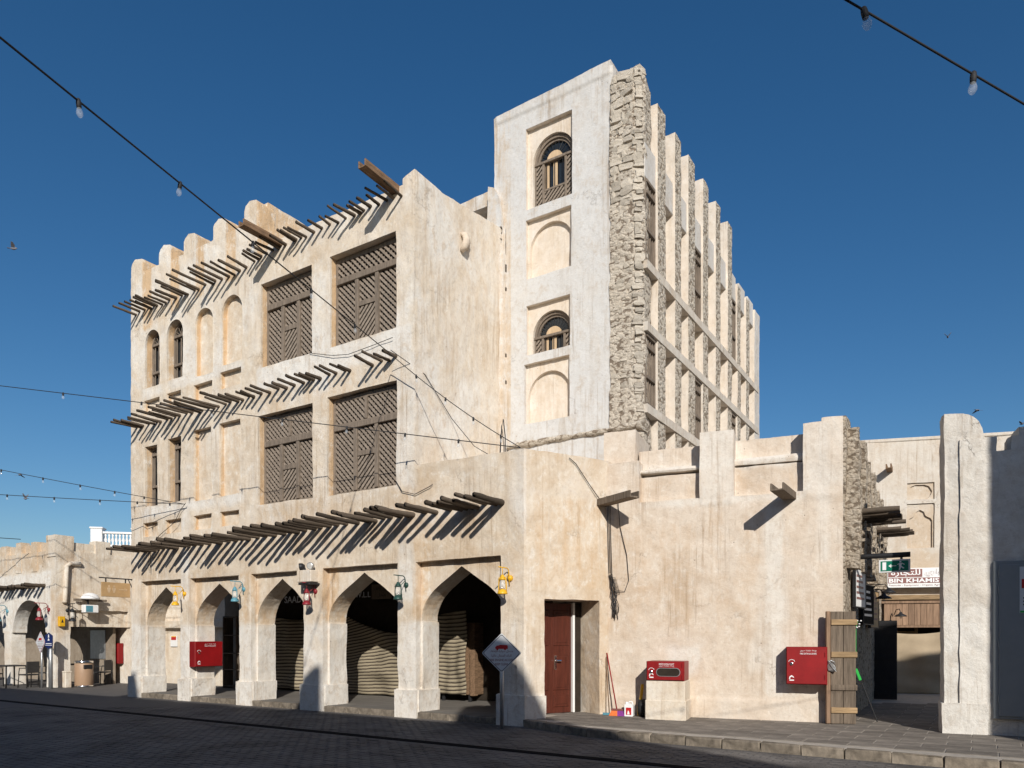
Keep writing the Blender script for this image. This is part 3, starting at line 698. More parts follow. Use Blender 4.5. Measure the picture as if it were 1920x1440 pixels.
# ledge
NIC = [(-1.98, -.73, 11.95, 13.90, -1.84, -.75, 13.62, 'win'), (-1.98, -.75, 10.28, 11.70, -1.92, -.78, 11.54, 'blind'), (-1.97, -.78, 8.45, 9.64, -1.85, -.79, 9.43, 'win'), (-2.03, -.80, 6.81, 8.24, -1.97, -.83, 8.01, 'blind')]
for x0, x1, z0, z1, a0, a1, za, k in NIC:
    cut.box(x0, x1, TY-.3, TY+.11, z0, z1)
    cut.prism(arch_poly(a0, a1, z0+.004, za-(a1-a0)/2, za, False), TY, TY+(.36 if k == 'win' else .20))
# side bays: rows of recesses between fins
FIN = [(4.13, 4.62), (5.27, 5.70), (6.23, 6.74), (7.40, 7.85), (8.53, 8.96), (9.70, 10.14), (10.72, 11.09), (11.71, 12.10), (12.77, 13.4)]
def tower_paint(b, nr):
    w = rects(b, [(-3, .4, 6, 15, .7), (-3, .4, 14.2, 14.7, -.3), (-3, .4, 5, 6.2, .9)]); t = np.zeros(len(b))
    rec = (b[:, 1] > TY+.05) & (b[:, 1] < TY+.4) & (b[:, 0] > -2.1) & (b[:, 0] < -.7); w = np.where(rec, 0, w); t = np.where(rec, .45, t)
    sd = b[:, 0] > .5; t = np.where(sd, .3, t); w = np.where(sd, .1, w)
    t = np.where((b[:, 0] < -2.4) & (b[:, 2] < 11.6), .7, t); w = np.where((b[:, 0] < -2.4) & (b[:, 2] < 11.6), .1, w)
    return np.stack([w, t, np.where(rec, .3, np.where(sd, .6, np.where(b[:, 0] < -2.4, .7, 0.)))], 1)
adobe('wall', sol, cut, .033, M_TOWER, tower, (.013, .006), lambda c: ~((c[:, 2] < 4.85) | (c[:, 1] > 13.2) | ((c[:, 0] < -2.85) & (c[:, 1] > 4.05))), tower_paint, seed=5,
      mats=(M_PANEL, lambda c: ((c[:, 1] > TY+.03) & (c[:, 1] < TY+.5) & (c[:, 0] > -2.02) & (c[:, 0] < -.74)) | ((c[:, 0] > .45) & (c[:, 1] > 3.88))))
# fins: plaster cheeks, bare stone edges
for k, (y0, y1) in enumerate(FIN):
    zt = 13.85 if k < 6 else 12.42
    s = MB().box(.45, 1.05, y0, y1, 4.9, zt)
    last = k == 8
    f = adobe('fin', s, None, .05, M_PANEL, tower, (.010, .012), lambda c: c[:, 2] > 4.95, None, seed=20+k,
              mats=(M_TOWER if last else M_RUB, lambda c: c[:, 0] > 1.015))
# floor bands and bay panels
BANDS = [(9.80, 9.99, 1.075), (8.43, 8.62, 1.075), (6.62, 6.82, 1.075)]
bays = [(3.50, 4.13)]+[(a[1], b[0]) for a, b in zip(FIN, FIN[1:])]
for z0, z1, xx in BANDS:
    adobe('floor_band', MB().box(.55, xx, 3.45, 13.2, z0, z1), None, .05, M_LANE, tower, (.008, .010), None, None, seed=int(z0*9))
for y0, y1 in bays:
    mb = MB().bbox(.5, 1.0, y0-.02, y1+.02, 11.86, 12.62, .012); mb.v = [(a+rnd.uniform(-.008, .008), b_, c+rnd.uniform(-.006, .006)) for a, b_, c in mb.v]
    build('parapet_panel', mb, M_TOWER, tower)
def side_arch(y0, y1, z0, z1, x):
    """blind arched panel set in a bay"""
    yc = (y0+y1)/2; r = (y1-y0)/2; pts = [(y0, z0), (y1, z0)]+[(yc+r*math.cos(math.pi*i/10), z1-r+r*math.sin(math.pi*i/10)) for i in range(11)]
    return pts
ROWS = [(9.98, 11.86), (8.61, 9.80), (6.80, 8.44), (5.0, 6.62)]
for bi, (y0, y1) in enumerate(bays):
    for ri, (z0, z1) in enumerate(ROWS):
        if bi % 3 == 0 and ri in (0, 2):
            # wooden barred window, built in a frame turned to the side face
            ya, yb = y0+.01, y1-.01; f = MB(); x_ = .92
            f.bbox(x_, x_+.08, ya, ya+.05, z0+.02, z1-.02, .005).bbox(x_, x_+.08, yb-.05, yb, z0+.02, z1-.02, .005)
            for zz in (z0+.02, z0+(z1-z0)*.38, z1-.34, z1-.09): f.bbox(x_, x_+.10, ya+.05, yb-.05, zz, zz+.07, .005)
            w = build('window', f, M_WOODW, tower); b_ = MB()
            for i in range(4):
                yy = ya+.05+(yb-ya-.1)*(i+.5)/4; b_.bbox(x_+.02, x_+.055, yy-.018, yy+.018, z0+.05, z1-.08, .004)
            build('window_bars', b_, M_WOODW, w)
            build('shutter', MB().box(x_-.03, x_-.01, ya, yb, z0, z1), M_WOODW, w)
        else:
            mb = MB(); P = side_arch(y0+.06, y1-.06, z0, z1-.18, .62); n = len(P)
            # panel with an arched sinking: outer rect ring + back
            mb.prism([(y0, z0), (y1, z0), (y1, z1), (y0, z1)], .55, .66, 'x')
            zs = z1-.18-(y1-y0-.12)/2
            R_ = [(y1, zs), (y1, z1), (y0, z1), (y0, zs), (y0+.06, zs)]+[((y0+y1)/2-((y1-y0)/2-.06)*math.cos(math.pi*i/10), zs+((y1-y0)/2-.06)*math.sin(math.pi*i/10)) for i in range(1, 11)]
            mb.prism(R_, .66, .74, 'x'); mb.prism([(y0, z0), (y0+.06, z0), (y0+.06, zs), (y0, zs)], .66, .74, 'x')
            if ri in (1,) or (ri == 0 and bi % 2): mb.box(.66, .78, y0+.08, y0+.3, z0+(z1-z0)*.5, z0+(z1-z0)*.5+.05)
            build('bay_panel', mb, M_PANEL, tower)
# rough string course at the foot of the tower
led = []
for i in range(7):
    a = math.pi*i/6; led.append((TY-.10*math.sin(a), 6.32-.075*math.cos(a)))
adobe('string_course', MB().prism(led+[(TY+.3, 6.40), (TY+.3, 6.25)], -2.5, .98, 'x'), None, .03, M_RUB, tower, (.03, .03), None, None, seed=77)
# stone corner pier
core = MB().prism([(.24, TY-.03), (.80, TY-.03), (.95, TY+.06), (.99, TY+.16), (.99, 3.55), (.92, 4.05), (.24, 4.05)], 4.9, 14.08, 'z')
pier = adobe('stone_pier', core, None, .06, M_MORTAR, tower, (.01, .02), lambda c: c[:, 2] > 4.95, None, seed=44)
def stone_mesh(seed):
    rr = random.Random(seed); bm = bmesh.new(); bmesh.ops.create_cube(bm, size=2); bmesh.ops.subdivide_edges(bm, edges=list(bm.edges), cuts=1, use_grid_fill=True)
    for v in bm.verts:
        p = v.co.copy(); q = p.normalized()*1.2; p = p.lerp(q, .14)
        p += Vector((rr.uniform(-.2, .2), rr.uniform(-.22, .22), rr.uniform(-.2, .2))); v.co = p
    me = bpy.data.meshes.new('stone'); bm.to_mesh(me); bm.free(); me.materials.append(M_STONE)
    return me
stones = [stone_mesh(300+i) for i in range(10)]
nst = 0; z = 6.55
rs_ = random.Random(11)
while z < 14.12:
    h = rs_.uniform(.09, .15) if z < 11.6 else rs_.uniform(.11, .18)
    x = .27
    while x < .76:                                         # front face
        wd = rs_.uniform(.10, .34)
        if x+wd > .76: wd = max(.08, .80-x)
        if z < 11.3 and rs_.random() < .5: x += wd; continue
        # round the corner: the last stone turns
        o = link('stone', stones[rs_.randrange(10)], None, pier); pr = rs_.uniform(-.015, .03) if z > 11.4 else rs_.uniform(-.035, .004)
        o.location = (x+wd/2, TY-.015-pr+.05, z+h/2+rs_.uniform(-.025, .025)); o.scale = (wd/2*.97, .075, h/2*rs_.uniform(.85, 1.1)); o.rotation_euler = (rs_.uniform(-.15, .15), rs_.uniform(-.2, .2), rs_.uniform(-.15, .15)); nst += 1
        x += wd
    o = link('stone', stones[rs_.randrange(10)], None, pier); wd = rs_.uniform(.12, .24)
    o.location = (.885+rs_.uniform(-.03, .02), TY+.045+rs_.uniform(-.01, .035), z+h/2+rs_.uniform(-.04, .04)); o.scale = (wd/2, .07, h/2*rs_.uniform(.7, 1.15)); o.rotation_euler = (rs_.uniform(-.1, .1), rs_.uniform(-.1, .1), .58+rs_.uniform(-.12, .12)); nst += 1
    z += h
for i in range(7):                                         # loose crowning stones
    o = link('stone', stones[i], None, pier); o.location = (.32+i*.095, TY+.12+.05*(i % 2), 14.1+.06*math.sin(i*1.3)+(.08 if i in (4, 5) else 0)); o.scale = (.09, .12, .08); o.rotation_euler = (0, 0, i)
# tower windows
def fan_window(x0, x1, z0, za, tall):
    y = TY+.20; c = (x0+x1)/2; r = (x1-x0)/2; zs = za-r; f = MB()
    l_, r_ = arch_pts(x0, x1, zs, za, False, 10); P = l_+r_
    for rad0, rad1, ya in ((.88, 1.0, y-.02), (.78, .88, y+.02)):
        for a in range(len(P)-1):
            A, B = P[a], P[a+1]; q = lambda p, s: (c+(p[0]-c)*s, zs+(p[1]-zs)*s)
            f.prism([q(A, rad0), q(B, rad0), q(B, rad1), q(A, rad1)][::-1], ya, ya+.06)
    f.bbox(x0, x1, y-.045, y+.05, zs-.05, zs+.01, .006)
    f.bbox(x0, x0+.035, y-.02, y+.05, z0, zs-.05, .005).bbox(x1-.035, x1, y-.02, y+.05, z0, zs-.05, .005).bbox(x0, x1, y-.02, y+.05, z0-.0, z0+.03, .005)
    xa, xb = x0+.27*2*r*.8, x1-.27*2*r*.8
    f.bbox(xa-.03, xa+.03, y-.03, y+.05, z0+.03, zs-.05, .005).bbox(xb-.03, xb+.03, y-.03, y+.05, z0+.03, zs-.05, .005)
    zm = z0+(zs-z0)*(.36 if tall else .02)
    if tall: f.bbox(xa+.03, xb-.03, y-.02, y+.05, zm-.025, zm+.025, .005)
    w = build('window', f, M_WOODW, tower); la = MB()
    lattice(la, x0+.035, xa-.03, z0+.03, zs-.05, y-.01, .08, .046, .016, -1); lattice(la, xb+.03, x1-.035, z0+.03, zs-.05, y-.01, .08, .046, .016, -1)
    if tall: lattice(la, xa+.03, xb-.03, z0+.03, zm-.02, y-.01, .08, .046, .016, -1)
    stuff(build('lattice', la, M_LAT, w))
    b_ = MB()
    for i in range(1, 12):
        a = math.pi*i/12; b_.tube([(c+.1*math.cos(a), y+.03, zs+.1*math.sin(a)), (c+r*.82*math.cos(a), y+.03, zs+r*.82*math.sin(a))], .008, 5)
    for i in range(5):
        xx = xa+.03+(xb-xa-.06)*(i+.5)/5; b_.tube([(xx, y+.0, zm), (xx, y+.0, zs-.05)], .009, 5)
    build('window_bars', b_, M_BLACK, w)
    build('fan_boss', MB().prism([(c-.2, zs+.01), (c+.2, zs+.01)]+[(c+.2*math.cos(math.pi*i/8), zs+.01+.17*math.sin(math.pi*i/8)) for i in range(1, 8)], y-.02, y+.04), M_CREAM, w)
    s = MB(); s.bbox(xa+.04, xa+.13, y+.035, y+.055, zm+.02, zs-.06, .004).bbox(c-.06, c+.05, y+.035, y+.055, zm+.02, zs-.06, .004); build('shutter', s, M_CREAM, w)
    build('pane', MB().prism(arch_poly(x0, x1, z0, zs, za, False), y+.07, y+.085), M_DARKG, w)
fan_window(-1.83, -.76, 12.0, 13.61, True); fan_window(-1.84, -.80, 8.48, 9.42, False)

# ================================================================== LONG LOW HOUSE
low = thing('low_house', 'long single storey tan plastered house with two recessed parapet panels', 'house', F3)
sol = MB(); cut = MB()
sol.prism([(-.25, 0), (4.33, 0), (5.61, 8.2), (-.25, 8.2)], -.1, 4.33, 'z')
sol.box(-.15, .62, .0, .5, 4.2, 5.16); sol.box(-.15, .5, .25, 1.6, 4.2, 5.85)
sol.box(1.80, 2.43, -.015, .62, 4.2, 5.58); sol.box(3.635, 4.31, -.015, .62, 4.2, 5.55)
sol.box(.5, 3.8, .17, .5, 4.2, 4.93); sol.prism([(.15, 4.84), (.145, 4.95), (.19, 5.00), (.5, 5.03), (.5, 4.84)], .55, 1.85, 'x'); sol.prism([(.15, 4.9), (.145, 5.01), (.19, 5.07), (.5, 5.09), (.5, 4.9)], 2.38, 3.66, 'x')
sol.box(.55, 1.85, .40, .8, 4.6, 5.42); sol.box(2.4, 3.7, .40, .8, 4.6, 5.47)
sol.prism([(4.0, .1), (4.30, .0), (5.6, 8.2), (5.2, 8.2)], 4.2, 5.05, 'z')
sol.box(-.1, 4.335, -.022, .3, -.1, .52)
sol.prism([(3.95, -.005), (4.34, -.005), (4.44, .5), (4.0, .6)], 4.2, 5.62, 'z')
def low_paint(b, nr):
    w = rects(b, [(.5, 3.7, 4.86, 5.1, .95), (.6, 3.65, 4.2, 4.34, .9), (2.98, 3.28, .6, 4.1, 1.25), (2.7, 3.4, 1.0, 3.0, .5), (3.85, 4.1, 3.0, 5.6, .8), (1.8, 2.5, 4.2, 5.7, .6), (3.6, 4.4, 4.3, 5.7, .5), (1.2, 1.8, .9, 1.5, .9), (3.2, 4.1, .6, .95, .9), (0, 4.4, -.1, .55, .3)])
    t = rects(b, [(-.3, 4.4, 1.6, 3.0, .45), (.6, 1.8, 4.4, 5, .6), (2.4, 3.65, 4.4, 5, .6), (0, 2.7, 3.0, 4.1, .3)])
    return np.stack([w, t, rects(b, [(-.2, 2.9, 1.8, 3.9, .42), (.6, 1.8, 4.3, 4.9, .4), (2.4, 3.65, 4.3, 5.0, .4), (1.7, 2.4, 3.6, 4.4, .5)])], 1)
lowm = adobe('wall', sol, None, .034, M_LOW, low, (.015, .008), lambda c: ~((c[:, 2] < -.04) | (c[:, 1] > 8.0) | (c[:, 0] < -.2)), low_paint, seed=9,
      mats=(M_RUBL, lambda c: c[:, 0] > 4.30+c[:, 1]*.156-.02*(c[:, 1] > .1)))
# lane side: rubble pilasters and poles over the shops
for i in range(7):
    s0 = .12+i*1.02; zt = 5.45-.11*s0+.1*(i % 2)
    s = MB().box(s0, s0+.38, -.22, .3, 2.9, zt)
    f = adobe('rubble_pilaster', s, None, .05, M_RUBL, low, (.02, .03), None, None, seed=60+i)
    p = F3.loc(*FL.w(0, 0)[:2]); f.location = (p[0], p[1], 0); f.rotation_euler = (0, 0, FL.rz-F3.rz)
lp = F3.loc(*FL.w(0, 0)[:2])
def lane_pole(s, z, L, r=.045):
    o = link('pole', pole_mes[rnd.randrange(6)], None, low); q = F3.loc(*FL.w(s, .1)[:2]); o.location = (q[0], q[1], z); o.scale = (r, L, r); o.rotation_euler = (0, 0, FL.rz-F3.rz+rnd.uniform(-.1, .1))
for i in range(13): lane_pole(.25+i*.2, 3.94-.02*(i % 3)+.01*i, .78*rnd.uniform(.8, 1.25), rnd.uniform(.04, .06))
for i in range(9): lane_pole(3.3+i*.3, 4.0+.02*i, .85*rnd.uniform(.8, 1.2), rnd.uniform(.045, .06))
# plinth block that carries the hose box
pl = MB().bbox(.90, 1.62, -.66, .05, .10, .86, .012).bbox(.885, 1.635, -.675, .05, .10, .50, .012)
build('hose_box_plinth', pl, M_CAFE, low)

# ================================================================== END WALL RIGHT OF THE LANE
endw = thing('end_wall', 'weathered grey plaster wall end with quarter round top beside the lane', 'wall', FR)
sol = MB(); cut = MB()
q = [(0.0, 0), (.5, 0), (.5, 4.82)]+[(.20+.31*math.cos(R(a)), 4.80+.44*math.sin(R(a))) for a in range(15, 95, 15)]+[(0, 5.26)]
sol.prism([(0, -.1), (.56, -.1), (.56, 4.78)]+[(.18+.36*math.cos(R(a)), 4.78+.46*math.sin(R(a))) for a in range(12, 92, 13)]+[(0, 5.25)], .03, .5)
sol.prism([(.215, -.1), (.56, -.1), (.56, 4.8), (.215, 4.8)], -.004, .4)
sol.box(.5, 6, 0.01, .5, -.1, 4.80); sol.box(1.0, 1.4, .02, .5, 4.7, 4.92); sol.box(-.04, .6, -.03, .3, -.1, .62)
cut.box(.71, .90, -.2, .8, 4.58, 5.2)
sol.prism([(.02, .3), (.5, .3), (1.3, 1.9), (.85, 2.0)], -.1, 4.3, 'z')
adobe('wall', sol, cut, .04, M_GREY, endw, (.016, .014), lambda c: c[:, 2] > -.04, lambda b, nr: np.stack([rects(b, [(-.1, .7, -.1, 2.2, .6)]), rects(b, [(-.1, .3, 2, 5, .4)])], 1), seed=31)

# ================================================================== WALL CLOSING THE LANE
lane = thing('lane_house', 'plastered house closing the lane with a lobed blind niche', 'house', FB)
sol = MB(); cut = MB(); sol.box(-4, 8, 0, .6, -.1, 7.22)
cut.box(.02, .72, -.2, .05, 5.55, 6.02); cut.box(.02, .72, -.2, .05, 4.18, 5.43)
lob = [(.06, 4.19), (.68, 4.19), (.68, 4.95), (.64, 5.02), (.55, 5.06), (.50, 5.10), (.47, 5.20), (.37, 5.26), (.27, 5.20), (.24, 5.10), (.19, 5.06), (.10, 5.02), (.06, 4.95)]
cut.prism(lob, 0, .11)
cut.prism([(.18, 5.58), (.56, 5.58), (.64, 5.68), (.68, 5.78), (.60, 5.92), (.48, 5.97), (.26, 5.97), (.13, 5.92), (.06, 5.78), (.10, 5.68)], 0, .11)
cut.box(-.5, 1.6, -.2, .4, .1, 2.0)
adobe('wall', sol, cut, .045, M_LANE, lane, (.015, .008), lambda c: (c[:, 2] > -.04) & (c[:, 1] < .55), lambda b, nr: np.stack([np.zeros(len(b)), np.where((b[:, 1] > .03) & (b[:, 2] > 4), 1., rects(b, [(-1, 3, 3.4, 4.1, .8)]))], 1), seed=33)
build('shop_void', MB().box(-.5, 1.6, .30, .38, .1, 2.05), M_BACK, lane)
for i in range(13):
    x0 = -.62+i*.155; build('plank', MB().bbox(x0+.003, x0+.152, -.20, -.175, 2.02, 2.62, .004), M_FASC, lane)
build('fascia_rail', MB().bbox(-.7, 1.6, -.24, -.16, 2.625, 2.70, .008), M_FASC, lane); build('fascia_rail', MB().bbox(-.7, 1.6, -.23, -.15, 1.95, 2.015, .006), M_FASC, lane)
build('ledge', MB().bbox(-.8, 1.7, -.3, .02, 2.72, 2.86, .015), M_BATT, lane)
build('shop_door', MB().bbox(-.32, -.24, .2, .26, .1, 1.95, .006).bbox(.28, .36, .2, .26, .1, 1.95, .006).bbox(-.24, .28, .2, .26, 1.78, 1.86, .006).bbox(-.24, .28, .2, .25, 1.60, 1.66, .006), M_BATT, lane)
trough(lane, -.42, 0, 6.38, .55, .14, .1, yaw=-.3)
# parapet seen beyond the end wall
build('parapet', MB().bbox(-4, 8, -.03, .3, 7.2, 7.30, .02), M_LANE, lane)

# ================================================================== CAFE HOUSE ON THE LEFT
cafe = thing('cafe_house', 'low cafe house with round arches and panelled parapet across the alley', 'house', F1)
CX = -18.82; CY = .74
sol = MB(); cut = MB()
sol.box(-31, CX, CY, 8, -.1, 4.62); sol.box(-31, CX, CY+.1, 1.0, 4.5, 4.92); sol.box(CX-.28, CX-.06, CY, 3.6, 4.5, 4.92)
sol.box(CX-.55, CX+.02, CY-.03, 1.30, 4.4, 5.12); sol.box(CX-.4, CX+.02, 2.05, 2.55, 4.4, 5.05)
for i in range(6): sol.box(CX-1.65-i*1.1, CX-1.25-i*1.1, CY-.02, 1.0, 3.95, 4.97+.05*(i % 2))
sol.box(CX-6.0, CX, 3.45, 4.4, -.1, 4.6)
AR = [(-21.83, -19.52), (-25.0, -22.55), (-28.3, -25.7)]
for x0, x1 in AR:
    l_, r_ = arch_pts(x0, x1, 1.86, 2.98, False)
    cut.prism([(x0-.10, -.3), (x1+.10, -.3), (x1+.10, 1.84), (x1, 1.86)]+r_[::-1][1:]+l_[::-1][:-1]+[(x0, 1.86), (x0-.10, 1.84)], CY-.4, CY+.5)
cut.box(-30, CX-.5, CY+.45, 3.0, -.3, 3.05)
cut.box(CX-3.0, CX+.4, 1.22, 3.30, -.3, 2.05); cut.box(CX-.14, CX+.4, 1.30, 3.22, 2.04, 2.62)
sol2 = MB().box(-19.5, -12.2, 4.25, 5, -.1, 4.9)
adobe('wall', sol, cut, .055, M_CAFE, cafe, (.02, .01), lambda c: (c[:, 2] > -.04) & (c[:, 1] < 5) & (c[:, 0] > -26.5), lambda b, nr: np.stack([rects(b, [(-31, CX-.35, 1.9, 3.9, 1.), (-31, CX+.1, -.1, 1.9, .5)]), rects(b, [(-31, CX-.4, 3.95, 5.2, .8), (CX-.3, CX+.1, 0, 4.9, .35)])], 1), seed=51)
adobe('alley_wall', sol2, None, .07, M_CAFE, cafe, (.02, .01), lambda c: (c[:, 2] > -.04) & (c[:, 1] < 4.7), None, seed=52)
build('alley_lintel', MB().bbox(-18.7, -13, 4.05, 4.3, 2.02, 2.3, .02), M_CAFE, cafe)
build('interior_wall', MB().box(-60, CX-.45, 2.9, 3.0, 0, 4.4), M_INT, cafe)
x = CX-.75
while x > -25:
    pole(cafe, x, 3.42+rnd.uniform(-.03, .03), .5*rnd.uniform(.85, 1.25), rnd.uniform(.055, .08), y0=.1-CY*0, yaw=rnd.uniform(-.1, .1)).location.y = CY+.08; x -= rnd.choice((.24, .3, .36))
mb = MB().tube([(CX+.07, 1.5, 4.2), (CX+.07, 1.18, 4.2), (CX+.07, 1.06, 4.1), (CX+.07, 1.0, 2.95), (CX+.12, .96, 2.85)], .075, 10)
build('downpipe', mb, M_CAFE, cafe, True)
build('window_pane', MB().box(CX-1.9, CX-.9, 2.86, 2.89, .9, 1.95), M_STEEL, cafe)

# white roof terrace far behind
FW = Frame((-24.9, 42), (.97, .2))
terr = thing('roof_terrace', 'white house with turned balusters on its roof behind the cafe', 'house', FW)
build('wall', MB().box(-1, 9, .1, 4, 0, 7.0), M_WHITE, terr)
for x0 in (.55, 2.75, 5.2): build('post', MB().bbox(x0, x0+.62, -.1, .5, 6.6, 8.02, .03).bbox(x0-.05, x0+.67, -.15, .55, 8.0, 8.1, .03), M_WHITE, terr)
build('rail', MB().bbox(1.17, 5.2, 0, .26, 7.74, 7.86, .02).bbox(1.17, 5.2, 0, .26, 6.98, 7.1, .02), M_WHITE, terr)
bme = MB().lathe([(.06, 0), (.06, .06), (.035, .1), (.09, .28), (.04, .46), (.06, .5), (.06, .64)], (0, 0, 0), 8).mesh('baluster'); bme.materials.append(M_WHITE); bme.shade_smooth()
for i in range(8): link('baluster', bme, None, terr, loc=(1.3+i*.19, .13, 7.1))
for i in range(10): link('baluster', bme, None, terr, loc=(3.5+i*.17, .13, 7.1))

# ================================================================== HOUSES ACROSS THE STREET (behind the camera, they shade it)
opp = thing('opposite_house', 'plastered house across the street whose parapet shades the roadway', 'house', F1)
mb = MB(); YO = -14.9
mb.prism([(-40, 0), (30, 0), (30, 6.2), (17.5, 6.9), (15.5, 7.95), (13.9, 8.62), (13.2, 8.9), (-40, 8.9)], YO-6, YO)
build('wall', mb, M_CAFE, opp)
def mer(x0, x1, z1, top=None):
    top = top or (x0+(x1-x0)*.3, x0+(x1-x0)*.7)
    build('merlon', MB().prism([(x0, 8.4), (x1, 8.4), (x1, 8.9), (top[1], z1), (top[0], z1), (x0, 8.9)], YO-.5, YO-.02), M_CAFE, opp)
mer(-1.55, -.75, 9.75); mer(5.75, 6.45, 10.1, (6.2, 6.42)); mer(10.4, 13.0, 10.35, (10.9, 11.6))
cor = thing('corner_house', 'tall plastered house at the street corner shading the end wall', 'house', None, (8.42, 2.4, 0), R(10))
build('wall', MB().box(0, 14, -6.4, 0, 0, 8.9), M_CAFE, cor)
build('parapet', MB().bbox(-.02, 14, -6.42, .02, 8.9, 9.25, .03), M_CAFE, cor)

# ================================================================== LETTERING
AR_F = {}
def _ar(ch, code, n): AR_F[ch] = [code+i for i in range(n)]
for ch, code, n in (('آ', 0xFE81, 2), ('أ', 0xFE83, 2), ('إ', 0xFE87, 2), ('ا', 0xFE8D, 2), ('ب', 0xFE8F, 4), ('ة', 0xFE93, 2), ('ت', 0xFE95, 4), ('ج', 0xFE9D, 4), ('ح', 0xFEA1, 4), ('خ', 0xFEA5, 4),
                    ('د', 0xFEA9, 2), ('ر', 0xFEAD, 2), ('س', 0xFEB1, 4), ('ش', 0xFEB5, 4), ('ص', 0xFEB9, 4), ('ط', 0xFEC1, 4), ('ع', 0xFEC9, 4), ('ف', 0xFED1, 4), ('ق', 0xFED5, 4), ('ك', 0xFED9, 4),
                    ('ل', 0xFEDD, 4), ('م', 0xFEE1, 4), ('ن', 0xFEE5, 4), ('ه', 0xFEE9, 4), ('و', 0xFEED, 2), ('ي', 0xFEF1, 4), ('ء', 0xFE80, 1)): _ar(ch, code, n)
def arabic(t):
    out = []
    for i, ch in enumerate(t):
        if ch not in AR_F: out.append(ch); continue
        F_ = AR_F[ch]; pv_ = i > 0 and t[i-1] in AR_F and len(AR_F[t[i-1]]) == 4; nx = i+1 < len(t) and t[i+1] in AR_F and len(AR_F[t[i+1]]) > 1 and len(F_) == 4
        if len(F_) == 1: k = 0
        else: k = 3 if pv_ and nx else 2 if nx else 1 if pv_ else 0
        out.append(chr(F_[k]))
    return ''.join(reversed(out))
def lettering(name, body, width, height, m, parent, loc, rot=(R(90), 0, 0), fat=0.):
    cu = bpy.data.curves.new('tmp', 'FONT'); cu.body = body; cu.size = 1; cu.align_x = 'CENTER'; cu.offset = fat; cu.extrude = .0; cu.resolution_u = 2
    t = bpy.data.objects.new('tmp', cu); COL.objects.link(t)
    me = bpy.data.meshes.new_from_object(t.evaluated_get(bpy.context.evaluated_depsgraph_get())); bpy.data.objects.remove(t, do_unlink=True)
    n = len(me.vertices)
    if n:
        co = np.empty(n*3, np.float32); me.vertices.foreach_get('co', co); co = co.reshape(-1, 3); mn = co.min(0); mx = co.max(0)
        co[:, 0] = (co[:, 0]-(mn[0]+mx[0])/2)*width/max(1e-6, mx[0]-mn[0]); co[:, 1] = (co[:, 1]-(mn[1]+mx[1])/2)*height/max(1e-6, mx[1]-mn[1])
        me.vertices.foreach_set('co', co.ravel()); me.update()
    me.materials.clear(); me.name = name
    o = link(name, me, m, parent); o.location = loc; o.rotation_euler = rot; return o

# ================================================================== WALL LANTERNS
def lantern(label, m, fr, xyz, rot=0., s=1., group='hurricane lanterns on wall brackets'):
    t = thing('wall_lantern', label, 'lantern', fr, xyz, rot, group); t.scale = (s, s, s)
    b = MB().tube([(0, -.03, -.13), (0, -.05, .10), (0, -.07, .16), (0, -.12, .185), (0, -.40, .185)], .011, 7)
    b.tube([(0, -.05, .09), (0, -.17, -.0)], .008, 6).tube([(0, -.27, .185), (0, -.27, .05)], .007, 6)
    b.tube([(0, .02, 0), (0, -.03, 0), (0, -.05, -.01)], [.062, .058, .02], 12)
    build('bracket', b, m, t, True)
    build('base', MB().lathe([(.095, -.315), (.1, -.30), (.092, -.285), (.085, -.25), (.05, -.235), (.045, -.22)], (0, -.27, 0), 16), m, t, True)
    f = MB()
    for q in (-1, 1): f.tube([(q*.078, -.27, -.27), (q*.085, -.27, -.20), (q*.075, -.27, -.03), (q*.05, -.27, .0)], .0125, 7)
    f.tube([(-.03, -.27, .03), (-.09, -.27, .0), (-.1, -.27, -.05)], .003, 4)
    build('side_tubes', f, m, t, True)
    build('globe', MB().lathe([(.042, -.225), (.062, -.17), (.058, -.11), (.04, -.05)], (0, -.27, 0), 14), M_DGLASS, t, True)
    build('burner', MB().lathe([(.03, -.225), (.022, -.19), (.008, -.17)], (0, -.27, 0), 10), M_CHROME, t, True)
    build('cap', MB().lathe([(.045, -.055), (.06, -.045), (.058, -.02), (.045, -.012), (.046, .01), (.03, .02), (.034, .04), (.015, .05)], (0, -.27, 0), 14), m, t, True)
    return t
lantern('yellow hurricane lantern on the arcade pier with the red cabinet', M_YEL, F1, (-10.54, 0, 2.83))
lantern('teal hurricane lantern on the arcade pier', M_BLUE, F1, (-8.10, 0, 2.86))
lantern('dark red hurricane lantern below the twin floodlights', M_LRED, F1, (-5.57, 0, 2.72))
lantern('dark green hurricane lantern on the pier with the broken plinth', M_GREEN, F1, (-2.86, 0, 2.76))
lantern('yellow hurricane lantern above the diamond fire sign', M_YEL, F1, (-.30, 0, 2.79))
lantern('dark red hurricane lantern beside the white cafe arch', M_LRED, F1, (-19.25, .74, 2.62), s=1.15)
lantern('pale blue hurricane lantern between the cafe arches', M_BLUE, F1, (-22.2, .74, 2.62), s=1.15)
lantern('black hurricane lantern under the tan washroom sign', M_BLACK, F1, (-13.05, .35, 2.72), -R(90), s=1.1)
lantern('black hurricane lantern below the cafe satellite lamp', M_BLACK, F1, (-18.84, 1.12, 2.6), R(90), s=1.2)

